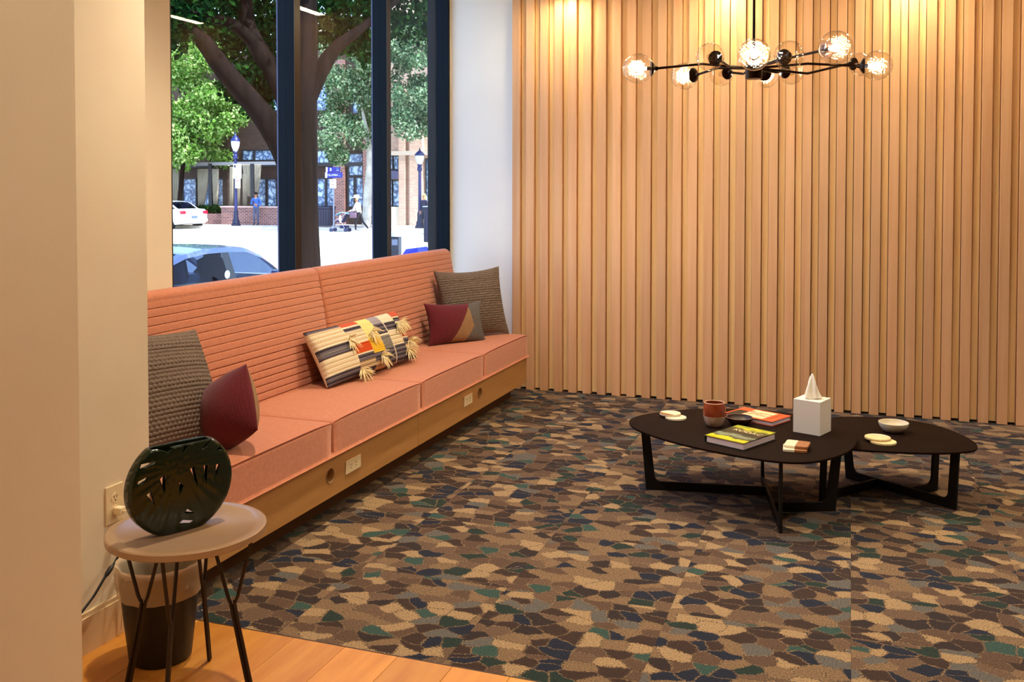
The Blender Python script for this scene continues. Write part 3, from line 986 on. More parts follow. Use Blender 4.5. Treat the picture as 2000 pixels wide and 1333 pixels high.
def cover_mat(name, bands, scale=16, seed=0.0, axis=1):
    """flat printed artwork: noise-warped bands across the cover"""
    m, nt, b = new_mat(name)
    b.inputs['Roughness'].default_value = 0.35
    tc = N(nt, 'ShaderNodeTexCoord'); sp = N(nt, 'ShaderNodeSeparateXYZ')
    nt.links.new(tc.outputs['Generated'], sp.inputs[0])
    nz = N(nt, 'ShaderNodeTexNoise'); nz.inputs['Scale'].default_value = scale; nz.inputs['Detail'].default_value = 6
    ad = N(nt, 'ShaderNodeVectorMath', operation='ADD'); ad.inputs[1].default_value = (seed, seed, seed)
    nt.links.new(tc.outputs['Object'], ad.inputs[0]); nt.links.new(ad.outputs[0], nz.inputs['Vector'])
    ml = N(nt, 'ShaderNodeMath', operation='MULTIPLY_ADD'); ml.inputs[1].default_value = 0.42; ml.inputs[2].default_value = -0.21
    nt.links.new(nz.outputs['Fac'], ml.inputs[0])
    s = N(nt, 'ShaderNodeMath', operation='ADD')
    nt.links.new(sp.outputs[axis], s.inputs[0]); nt.links.new(ml.outputs[0], s.inputs[1])
    r = ramp(nt, [(p, lin(c)) for p, c in bands])
    nt.links.new(s.outputs[0], r.inputs[0]); nt.links.new(r.outputs[0], b.inputs['Base Color'])
    return m
PAGES = mat('book_pages', '#C8B8C4', '#D8CAD0', scale=3, stretch=(1, 1, 160), rough=0.9)
def book(c, rz, w, d, h, cov, art, label, grp, spine_round=True):
    e = empty('book', (c.x, c.y, zt), rz, label, 'book', grp)
    MB().box(-w / 2 + .006, w / 2 - .004, -d / 2 + .004, d / 2 - .004, .0026, h - .0026).build('pages', PAGES, e, local=True)
    MB().box(-w / 2, w / 2, -d / 2, d / 2, 0, .0025).build('back_cover', cov, e, local=True)
    t = MB().box(-w / 2, w / 2, -d / 2, d / 2, h - .0025, h).build('front_cover', art, e, local=True)
    n = 8
    pr = []
    for i in range(n + 1):
        a = PI / 2 + PI * i / n
        pr.append((-w / 2 + .0015 + .006 * math.cos(a), h / 2 + h / 2 * math.sin(a)))
    for i in range(n + 1):
        a = 1.5 * PI - PI * i / n
        pr.append((-w / 2 + .0025 + .0035 * math.cos(a), h / 2 + (h / 2 - .0025) * math.sin(a)))
    vs = [(x, y, z) for y in (-d / 2, d / 2) for x, z in pr]
    m = len(pr)
    fs = [tuple(range(m)), tuple(range(2 * m - 1, m - 1, -1))] + [(i, m + i, m + (i + 1) % m, (i + 1) % m) for i in range(m)]
    MB().add(vs, fs).build('spine', cov, e, local=True, smooth=True)
    return e, t
# green book: near-left corner, near-right corner, right-back corner
q0, q1, q2 = at_big(1386, 866), at_big(1461, 883), at_big(1506, 858)
rz = math.atan2(q1.y - q0.y, q1.x - q0.x)
cc = (q0 + q2) / 2
gart = cover_mat('green_forest_cover', [(0.0, '#B8B41E'), (0.14, '#C8C828'), (0.20, '#1E2416'), (0.34, '#8A947C'), (0.44, '#283022'), (0.62, '#2C2A1E'), (0.78, '#4A5420'), (0.88, '#C0BE2A'), (1.0, '#8A9226')], scale=22)
gb, gt = book(cc, rz, .206, .275, .034, mat('dark_green_book_cloth', '#1C2A26', rough=0.5), gart, 'thick green and black hardback book lying near the front of the coffee table', 'books on the coffee table')
text_mesh('cover_title', 'KODAC', .044, mat('cream_title_ink', '#E8CCA0', rough=0.5), gt, wm(gb) @ Matrix.Translation((.01, .045, .0342)) @ Matrix.Rotation(R(-4), 4, 'Z'))
# orange book
q0, q1, q2 = at_big(1416, 815.5), at_big(1508, 834), at_big(1545, 822)
rz = math.atan2(q1.y - q0.y, q1.x - q0.x)
cc = (q0 + q2) / 2
oart = mat('orange_book_cover', '#D8512A', '#DE5E34', scale=6, rough=0.35)
ob, ot = book(cc, rz, (q1 - q0).length, (q2 - q1).length, .024, mat('orange_book_back', '#B8482A', rough=0.5), oart, 'orange paperback cookbook lying behind the brown bowl', 'books on the coffee table')
W_, D_ = (q1 - q0).length, (q2 - q1).length
ill = cover_mat('cream_cover_illustration', [(0.0, '#E0C89A'), (0.30, '#E8D8AE'), (0.42, '#8A4A34'), (0.47, '#E8D8B2'), (0.6, '#E4C890'), (0.68, '#B04030'), (0.73, '#EADCB8'), (1.0, '#E6D2A0')], scale=34, seed=3)
MB().box(-W_ * .22, W_ * .26, -D_ * .42, D_ * .42, .0241, .0245).build('cover_picture', ill, ob, local=True)
MB().prism([(-W_ * .46, -D_ * .5), (-W_ * .24, -D_ * .5), (-W_ * .24, D_ * .12), (-W_ * .44, D_ * .12)], .0241, .0244).build('cover_dark_block', mat('dark_green_print', '#22281E', rough=0.4), ob, local=True)
for i in range(5):
    MB().box(W_ * .33, W_ * .36, -D_ * .36 + i * D_ * .15, -D_ * .36 + i * D_ * .15 + D_ * .09, .0241, .0243).build('cover_lettering', mat('dark_red_print', '#7A2414', rough=0.4), ob, local=True)
# tissue box
bx = at_big(1586, 846)
bc = Vector((-.164, 4.835, 0))
tb = empty('tissue_box', (bc.x, bc.y, zt), R(-21), 'white cube tissue box with a tissue pulled up on the larger coffee table', 'tissue box')
s, h = .067, .158
mb = MB()
mb.box(-s, s, -s, -s + .004, 0, h); mb.box(-s, s, s - .004, s, 0, h); mb.box(-s, -s + .004, -s + .004, s - .004, 0, h); mb.box(s - .004, s, -s + .004, s - .004, 0, h)
mb.box(-s + .004, s - .004, -s + .004, s - .004, 0, .004)
mb.build('box_walls', MT['white'], tb, local=True)
n = 32
ci = [(.030 * math.cos(2 * PI * i / n), .018 * math.sin(2 * PI * i / n)) for i in range(n)]
sqr = []
for i in range(n):
    a = 2 * PI * i / n; q = s / max(abs(math.cos(a)), abs(math.sin(a))); sqr.append((q * math.cos(a), q * math.sin(a)))
vs = [(*p, h) for p in ci] + [(*p, h) for p in sqr] + [(*p, h + .003) for p in ci] + [(*p, h + .003) for p in sqr]
fs = []
for i in range(n):
    j = (i + 1) % n
    fs += [(i, j, n + j, n + i), (2 * n + i, 3 * n + i, 3 * n + j, 2 * n + j), (n + i, n + j, 3 * n + j, 3 * n + i), (i, 2 * n + i, 2 * n + j, j)]
MB().add(vs, fs).build('box_lid', MT['white'], tb, local=True)
tw = lambda a, i: .30 * math.sin(3 * a + i * .55) + .18 * math.sin(5 * a - i * .3)
MB().lathe([(.020, -.03), (.024, .0), (.034, .010), (.029, .028), (.024, .052), (.018, .080), (.010, .106), (.0025, .124)], 44, (0, .0, h), wob=tw, cap0=False).build('tissue', mat('white_tissue_paper', '#F4EFE4', rough=0.9), tb, local=True, smooth=True, angle=50)

# ================================================================== SIDE TABLE, VASE, BIN
tc_ = Vector((-1.852, 2.325, 0)); TR, TZ = .229, .500
st = empty('side_table', tc_, label='round taupe topped side table with black forked rod legs by the left wall', cat='side table')
MB().lathe([(TR - .006, -.024), (TR, -.020), (TR, -.003), (TR - .004, 0), (TR - .032, 0), (TR - .042, -.0065), (.001, -.0065)], 96, (0, 0, TZ), cap1=False).build('table_top', mat('taupe_lacquer', '#9A7C60', rough=0.22, spec=0.5), st, local=True, smooth=True)
leg_a = math.atan2(tc_.y, tc_.x) - R(20)
for q, a in enumerate((leg_a, leg_a + PI / 2, leg_a + PI, leg_a - PI / 2)):
    d = Vector((math.cos(a), math.sin(a), 0)); s_ = Vector((-d.y, d.x, 0))
    mb = MB()
    ft = d * .186; jn = d * .135 + Vector((0, 0, .262))
    for sg, rt in ((1, .196), (-1, .070)):
        of = d * (.0055 * sg)
        mb.tube(smooth_path([ft + of + Vector((0, 0, .004)), ft.lerp(jn, .5) + of, jn + of, jn + of + (d * rt + Vector((0, 0, TZ - .03)) - jn) * .14 + d * (.001 * sg), d * rt + Vector((0, 0, TZ - .025))], 3), .0056, 8)
    mb.build('leg', mat('dark_brown_rod_steel', '#22140E', rough=0.5, metal=0.3), st, local=True, smooth=True)

# ---- vase
def vase():
    R0, T0 = .151, .033
    raw = [[(245, 515), (262, 465), (430, 432), (310, 488)], [(212, 690), (222, 650), (332, 588), (300, 645)], [(303, 790), (350, 752), (392, 900)],
           [(448, 622), (510, 565), (500, 785)], [(665, 640), (713, 700), (660, 805)], [(790, 520), (842, 490), (890, 745)], [(955, 482), (1008, 480), (985, 710), (958, 600)],
           [(1110, 480), (1168, 470), (1098, 640)], [(722, 1002), (755, 958), (850, 1017)], [(655, 1130), (708, 1080), (850, 1098), (795, 1132)],
           [(708, 368), (728, 272), (790, 262)], [(560, 272), (600, 300), (552, 338), (420, 300)], [(918, 312), (1062, 205), (1005, 275)], [(1112, 322), (1180, 286), (1215, 312)]]
    def uv(p):
        a = (p[0] - 728) / 606
        b = (700 - p[1]) / 560 - .205 * a
        return (a * R0 * 1.08, b * R0)
    holes = [[uv(p) for p in h] for h in raw]
    topb, botb = .80 * R0, -.90 * R0
    def surf(a, b):
        r2 = (a * a / 1.1664 + b * b) / (R0 * R0)
        z = .013 + (T0 - .013) * math.sqrt(max(0.0, 1 - min(1, r2)))
        ang = math.atan2(b - .42 * R0, a + .12 * R0)
        return z + .0007 * math.sin(ang * 26) * min(1, 3 * r2 ** .5 * max(0, 1 - r2))
    nb = 96
    bd = []
    for i in range(nb):
        t = 2 * PI * i / nb
        a, b = R0 * 1.08 * math.cos(t), R0 * math.sin(t)
        if b > topb: a *= 1; b = topb
        if b < botb: b = botb
        bd.append((a, b))
    pts = [Vector(p) for p in bd]
    edges = [(i, (i + 1) % nb) for i in range(nb)]
    for h in holes:
        hh = []
        for i in range(len(h)):
            p, q = Vector(h[i]), Vector(h[(i + 1) % len(h)])
            m = max(1, int((q - p).length / .012))
            hh += [p.lerp(q, s / m) for s in range(m)]
        k = len(pts)
        pts += hh
        edges += [(k + i, k + (i + 1) % len(hh)) for i in range(len(hh))]
    def inside(p, poly):
        c = False; n = len(poly)
        for i in range(n):
            (x1, y1), (x2, y2) = poly[i], poly[(i + 1) % n]
            if (y1 > p[1]) != (y2 > p[1]) and p[0] < (x2 - x1) * (p[1] - y1) / (y2 - y1) + x1: c = not c
        return c
    g = .0065
    m = int(R0 * 1.1 / g) + 1
    for i in range(-m, m + 1):
        for j in range(-m, m + 1):
            p = (i * g, j * g + (g / 2 if i % 2 else 0))
            if p[0] ** 2 / 1.1664 + p[1] ** 2 < (R0 - .004) ** 2 and botb + .004 < p[1] < topb - .004: pts.append(Vector(p))
    back = [[(c0[0] + (p[0] - c0[0]) * 1.25 + .020, c0[1] + (p[1] - c0[1]) * 1.25 - .012) for p in h] for h in holes[:-4] for c0 in [(sum(q[0] for q in h) / len(h), sum(q[1] for q in h) / len(h))]]
    for h in back:
        hh = [Vector(p).lerp(Vector(h[(i + 1) % len(h)]), s_ / 3) for i, p in enumerate(h) for s_ in range(3)]
        k = len(pts); pts += hh
        edges += [(k + i, k + (i + 1) % len(hh)) for i in range(len(hh))]
    V, E_, F_, _, _, _ = delaunay_2d_cdt(pts, edges, [], 0, 1e-6)
    keep, keepb = [], []
    for f in F_:
        c = sum((V[i] for i in f), Vector((0, 0))) / len(f)
        if math.hypot(c.x / 1.08, c.y) > R0 * 1.001 or c.y > topb or c.y < botb: continue
        if not any(inside(c, h) for h in holes): keep.append(f)
        if not any(inside(c, h) for h in back): keepb.append(f)
    vs = [(v.x, v.y, surf(v.x, v.y)) for v in V]
    n = len(vs)
    vs += [(v.x, v.y, -surf(v.x, v.y)) for v in V]
    fs = [tuple(f) for f in keep] + [tuple(n + i for i in f[::-1]) for f in keepb]
    # rim band, open along the cut-off top
    bb_ = []
    for i in range(nb):
        a, b = bd[i]; a2, b2 = bd[(i + 1) % nb]
        if b >= topb - 1e-6 and b2 >= topb - 1e-6: continue
        bb_.append((a, b, a2, b2))
    for a, b, a2, b2 in bb_:
        k = len(vs)
        z1, z2 = surf(a, b), surf(a2, b2)
        vs += [(a, b, z1), (a2, b2, z2), (a2, b2, -z2), (a, b, -z1)]
        fs.append((k, k + 3, k + 2, k + 1))
    return MB().add(vs, fs), botb
vb, botb = vase()
va = R(24)
d = Vector((math.sin(va), math.cos(va), 0))
vn = Vector((d.y, -d.x, 0))
Mv = Matrix((d, Vector((0, 0, 1)), vn)).transposed().to_4x4()
vloc = atz(352, 1031, TZ)
vz = empty('leaf_cutout_vase', (vloc.x, vloc.y, TZ - .0065 + .003), label='dark green glazed disc vase with leaf cut-outs on the side table', cat='vase')
vb.xform(Matrix.Translation((vloc.x, vloc.y, TZ - .0065 - botb + .003)) @ Mv)
vo = vb.build('vase_shell', mat('glossy_dark_green_glaze', '#12200C', '#0E1A0A', scale=12, rough=0.22, spec=0.45), vz, smooth=True, angle=40)
bm = bmesh.new(); bm.from_mesh(vo.data); bmesh.ops.remove_doubles(bm, verts=bm.verts, dist=1e-5); bmesh.ops.recalc_face_normals(bm, faces=bm.faces); bm.to_mesh(vo.data); bm.free()
vo.data.polygons.foreach_set('use_smooth', [True] * len(vo.data.polygons)); vo.data.set_sharp_from_angle(angle=R(45))
sm = vo.modifiers.new('wall', 'SOLIDIFY'); sm.thickness = .005; sm.offset = -1

# ---- waste bin
bc = atz(314, 1282, 0)
wb = empty('waste_bin', (bc.x, bc.y, 0), label='black waste bin with white plastic liner behind the side table', cat='waste bin')
hb_ = .305
MB().lathe([(.090, .001), (.096, .006), (.129, hb_), (.125, hb_), (.093, .010), (.001, .009)], 48, cap1=False).build('bin_body', mat('black_bin_plastic', '#0A0608', rough=0.45), wb, local=True, smooth=True)
lw_ = lambda a, i: (.012 if i < 9 else .03) * math.sin(9 * a + i * 1.3) + .012 * math.sin(17 * a - i * 2.1) + .01 * math.sin(4 * a + i)
lp = [(.126, hb_ - .092), (.1295, hb_ - .084), (.1290, hb_ - .066), (.1345, hb_ - .054), (.1310, hb_ - .042), (.1365, hb_ - .028), (.1335, hb_ - .014), (.1375, hb_ + .002), (.134, hb_ + .013), (.1285, hb_ + .010), (.1190, hb_ - .01), (.114, hb_ - .05), (.105, hb_ - .13), (.084, .05), (.05, .03), (.001, .026)]
lm = bpy.data.materials.new('white_bin_liner'); lm.use_nodes = True
nt = lm.node_tree; nt.nodes.clear()
d_, t_, x_ = nt.nodes.new('ShaderNodeBsdfDiffuse'), nt.nodes.new('ShaderNodeBsdfTranslucent'), nt.nodes.new('ShaderNodeBsdfTransparent')
d_.inputs[0].default_value = lin('#F0DCC0'); t_.inputs[0].default_value = lin('#F0DCC0')
m1_, m2_ = nt.nodes.new('ShaderNodeMixShader'), nt.nodes.new('ShaderNodeMixShader')
m1_.inputs[0].default_value = 0.4; m2_.inputs[0].default_value = 0.38
oo_ = nt.nodes.new('ShaderNodeOutputMaterial')
nt.links.new(d_.outputs[0], m1_.inputs[1]); nt.links.new(t_.outputs[0], m1_.inputs[2]); nt.links.new(m1_.outputs[0], m2_.inputs[1]); nt.links.new(x_.outputs[0], m2_.inputs[2]); nt.links.new(m2_.outputs[0], oo_.inputs[0])
MB().lathe(lp, 72, wob=lw_, cap0=False, cap1=False).build('bin_liner', lm, wb, local=True, smooth=True, angle=60)

# ---- wall outlet with plug, and the black cord
oc = atx(222, 984, XL)
wo = empty('wall_outlet', (XL, oc.y, oc.z), label='ivory wall outlet plate on the left wall above the side table', cat='outlet')
MB().box(XL, XL + .006, oc.y - .040, oc.y + .040, oc.z - .064, oc.z + .064).build('plate', MT['plate'], wo, bevel=.002)
for sgn in (1, -1):
    zc = oc.z + sgn * .021
    fc = MB().lathe([(.0001, 0), (.0165, 0), (.0165, .002), (.0001, .002)], 28, sx=1.0, sy=1.0)
    fc.xform(Matrix.Translation((XL + .006, oc.y, zc)) @ Matrix.Rotation(R(90), 4, 'Y'))
    rc = fc.build('receptacle', MT['plate'], wo, smooth=True)
    m_ = MB().box(XL + .0081, XL + .0086, oc.y - .0075, oc.y - .005, zc, zc + .008)
    m_.box(XL + .0081, XL + .0086, oc.y + .005, oc.y + .0075, zc, zc + .008)
    m_.cyl((XL + .0081, oc.y, zc - .008), (XL + .0086, oc.y, zc - .008), .0028, n=10)
    m_.build('socket_slots', MT['slot'], rc)
pz = oc.z - .021
pg = empty('power_plug', (XL + .0085, oc.y, pz), label='white plug pushed into the lower socket of the wall outlet', cat='plug')
MB().box(XL + .0088, XL + .038, oc.y - .014, oc.y + .014, pz - .013, pz + .013).build('plug_body', mat('white_plug_plastic', '#EAD8B4', rough=0.4), pg, bevel=.004)
MB().tube(smooth_path([(XL + .0385, oc.y, pz), (XL + .065, oc.y + .004, pz - .004), (XL + .08, oc.y + .012, pz - .04), (XL + .05, oc.y + .02, pz - .14), (XL + .03, oc.y + .01, pz - .30), (XL + .025, oc.y, .02)], 5), .0028, 8).build('plug_cable', mat('white_cable', '#E4D2B0', rough=0.4), pg, smooth=True)
c0, c1 = atx(228, 1093, XL + .03), atx(163, 1192, XL + .03)
cord = MB().tube(smooth_path([c0 + Vector((0, .05, .06)), c0, c0.lerp(c1, .35), c0.lerp(c1, .7) + Vector((0, 0, -.006)), c1, c1 + Vector((.0, -.10, -.06)), Vector((XL + .05, 2.16, .006)), Vector((XL + .10, 1.9, .005))], 6), .0042, 8)
cd = c0.lerp(c1, .30); cd2 = c0.lerp(c1, .42)
cord.tube([c0.lerp(c1, .12), c0.lerp(c1, .18), c0.lerp(c1, .30), c0.lerp(c1, .36)], [.0045, .008, .008, .0045], 10)
tag(cord.build('extension_cord', mat('black_rubber_cord', '#0E0A0A', rough=0.5), smooth=True, origin=(XL + .03, 2.4, 0)), 'black power cord running down the left wall behind the side table', 'cord')
# ================================================================== CHANDELIER
WARM = (1.0, 0.72, 0.42, 1)
BULB = emit('lit_bulb', (1.0, 0.86, 0.62, 1), 420.0)
BULB_OFF = thin_glass('unlit_bulb_glass', tint=(0.9, 0.85, 0.78, 1))
hub = atz(1472, 133, 2.13)
ch = empty('globe_chandelier', (hub.x, hub.y, hub.z), label='branching bronze chandelier with eleven clear seeded glass globes', cat='chandelier')
MB().lathe([(.001, -.058), (.041, -.056), (.043, -.050), (.043, .012), (.034, .020), (.012, .036), (.001, .040)], 32, hub).build('hub', MT['bronze'], ch, smooth=True)
MB().cyl((hub.x, hub.y, hub.z + .03), (hub.x, hub.y, ZC - .03), .007, n=14).build('rod', MT['bronze'], ch, smooth=True)
MB().lathe([(.001, -.032), (.05, -.030), (.065, -.004), (.065, 0)], 32, (hub.x, hub.y, ZC)).build('canopy', MT['bronze'], ch, smooth=True)
GL = [(1246, 134, 2.13, 1, .078), (1337, 149, 2.13, 1, .074), (1387, 111, 2.13, 0, .066), (1409, 145, 2.13, 0, .064), (1473, 107, 2.125, 1, .074),
      (1497, 147, 2.13, 1, .068), (1541, 108, 2.13, 0, .068), (1546, 142, 2.13, 0, .064), (1632, 93, 2.14, 1, .076), (1713, 128, 2.125, 1, .074), (1681, 126, 2.19, 0, .064)]
rodm = MT['bronze']
for (px, py, z, lit, r) in GL:
    g = atz(px, py, z)
    d = (g - Vector((hub.x, hub.y, g.z))); L = d.length; d.normalize()
    cupc = g - d * (r * .80)
    bend = Vector((hub.x, hub.y, hub.z)) + d * (L * .45) + Vector((0, 0, .018 if lit else -.014)) + Vector((-d.y, d.x, 0)) * (.03 if lit else -.03)
    arm = MB().tube([Vector((hub.x, hub.y, hub.z)) + d * .022, bend, cupc - d * .03], .0065, 10).build('arm', rodm, ch, smooth=True)
    # cup: a shallow bronze dome hugging the back of the globe
    Mc = Matrix.Translation(g) @ d.to_track_quat('Z', 'Y').to_matrix().to_4x4()
    cp = MB().lathe([(.010, -r * 1.32), (.012, -r * 1.14), (r * .34, -r * 1.05), (r * .52, -r * .90), (r * .545, -r * .84), (r * .50, -r * .845), (r * .3, -r * .97), (.001, -r * 1.0)], 28, cap1=False).xform(Mc)
    cp.build('cup', rodm, arm, smooth=True)
    MB().lathe([(.009, -r * .96), (.010, -r * .62), (.007, -r * .55), (.001, -r * .55)], 16, cap1=False).xform(Mc).build('socket', rodm, arm, smooth=True)
    hb = r * .62
    MB().lathe([(.006, -hb), (.007, -hb * .75), (.0155, -hb * .30), (.0165, .0), (.012, hb * .32), (.001, hb * .42)], 18, cap0=False).xform(Mc).build('bulb', BULB if lit else BULB_OFF, arm, smooth=True)
    gb_ = MB().ball((0, 0, 0), r, 36, 24)
    gb_.v = [tuple(Vector(p) * (1 + .015 * noise.noise(Vector(p) * 30))) for p in gb_.v]
    gb_.xform(Mc).build('glass_globe', MT['globe'], arm, smooth=True)

# ================================================================== CEILING LIGHTS (above the frame)
LIN = emit('linear_diffuser', (1.0, 0.80, 0.47, 1), 50.0)
places = ['by the white wall', 'second from the white wall', 'right of the chandelier', 'fourth from the white wall', 'at the right end of the slat wall']
for i, x in enumerate((-1.96, -0.80, 0.36, 1.52, 2.68)):
    e = empty('linear_light', (x, 6.48, 2.90), label='slim linear pendant light above the slat wall, ' + places[i], cat='light', group='linear pendants along the slat wall')
    MB().box(x - .035, x + .035, 6.27, 6.70, 2.903, 3.03).build('housing', MT['frame'], e)
    MB().box(x - .030, x + .030, 6.275, 6.695, 2.897, 2.9025).build('diffuser', LIN, e)
    for y in (6.32, 6.64):
        MB().cyl((x, y, 3.03), (x, y, ZC), .002, n=6).build('suspension_wire', MT['bronze'], e)
CAN = emit('downlight_lens', (1.0, 0.86, 0.64, 1), 40.0)
spots = []
for x, y, nm, en in ((-1.75, 3.15, 'over the near end of the bench', 120), (-1.75, 5.2, 'over the far end of the bench', 95), (0.9, 2.6, 'added as fill over the floor right of the side table', 100),
                 (-0.4, 1.4, 'added as fill in front of the carpet', 60), (2.2, 4.6, 'added as fill right of the coffee tables', 130), (1.6, 0.2, 'added as fill behind the viewer', 50), (-0.6, -1.8, 'added as fill near the back wall', 50)):  # apart from the bench pair, unseen lamps added as fill
    e = empty('downlight', (x, y, ZC - .002), label='round recessed ceiling downlight ' + nm, cat='light', group='recessed downlights')
    MB().lathe([(.050, -.001), (.075, -.004), (.078, -.001), (.078, 0)], 32, (x, y, ZC), cap0=False, cap1=False).build('trim_ring', MT['white'], e, smooth=True)
    MB().lathe([(.001, -.0012), (.050, -.0012)], 32, (x, y, ZC), cap0=False, cap1=False).build('lens', CAN, e)
    li = bpy.data.lights.new('downlight_beam', 'SPOT')
    li.energy = en; li.spot_size = R(105); li.spot_blend = .8; li.shadow_soft_size = .05; li.color = (1.0, 0.85, 0.62)
    lo = bpy.data.objects.new('downlight_beam', li); COL.objects.link(lo); lo.parent = e; lo.location = (0, 0, -.02)
    spots.append(li)
# ================================================================== OUTSIDE
ZG, ZF = -0.50, -0.36        # road, far pavement
YCURB, YWALL, YFAC = 41.6, 43.6, 45.6
road_m = mat('sunlit_asphalt', '#B4B0A8', '#C4C0B6', scale=1.5, rough=0.9)
walk_m = mat('pale_concrete', '#BDB6AC', '#CCC6BA', scale=1.2, rough=0.9)
ZN = -0.70                   # the road dips towards the near kerb
rp_ = [(-12, ZN), (15, ZN), (22, -.62), (30, ZG), (YCURB, ZG)]
rm_ = MB()
rm_.add([(x, y, z) for y, z in rp_ for x in (-70, 10)] + [(x, y, -1.2) for y, z in rp_ for x in (-70, 10)],
        [(2 * i, 2 * i + 1, 2 * i + 3, 2 * i + 2) for i in range(4)] + [(10 + 2 * i, 12 + 2 * i, 13 + 2 * i, 11 + 2 * i) for i in range(4)]
        + [(2 * i, 2 * i + 2, 12 + 2 * i, 10 + 2 * i) for i in range(4)] + [(2 * i + 1, 11 + 2 * i, 13 + 2 * i, 2 * i + 3) for i in range(4)] + [(0, 10, 11, 1), (8, 9, 19, 18)])
structure(rm_.build('road', road_m, origin=(-20, 20, ZG)))
structure(MB().box(-70, 0, YCURB, 62, ZG - .2, ZF).build('pavement_far', walk_m, origin=(-20, 48, ZF)))
structure(MB().box(-6.25, -3.1, -12, 18, ZN - .2, ZN + .13).build('pavement_near', walk_m, origin=(-4.6, 8, ZN)))
navy = mat('navy_painted_iron', '#141E5A', rough=0.4)
navy_dk = mat('dark_navy_iron', '#0E1638', rough=0.45)
brick_dk = brick_mat('dark_brown_brick', '#34241F', '#40302A', '#4A3E38')
brick_lt = brick_mat('pale_pink_brick', '#C09A86', '#CFAE98', '#E0D0C0')
brick_red = brick_mat('red_brown_brick', '#6A3E3C', '#8C5850', '#D8CCC4')
frame_dk = mat('dark_shopfront_frame', '#141824', rough=0.5)
art = art_glass_mat()
curt = mat('canvas_curtain', '#8A8270', '#A09684', scale=5, stretch=(8, 8, .5), rough=0.95)

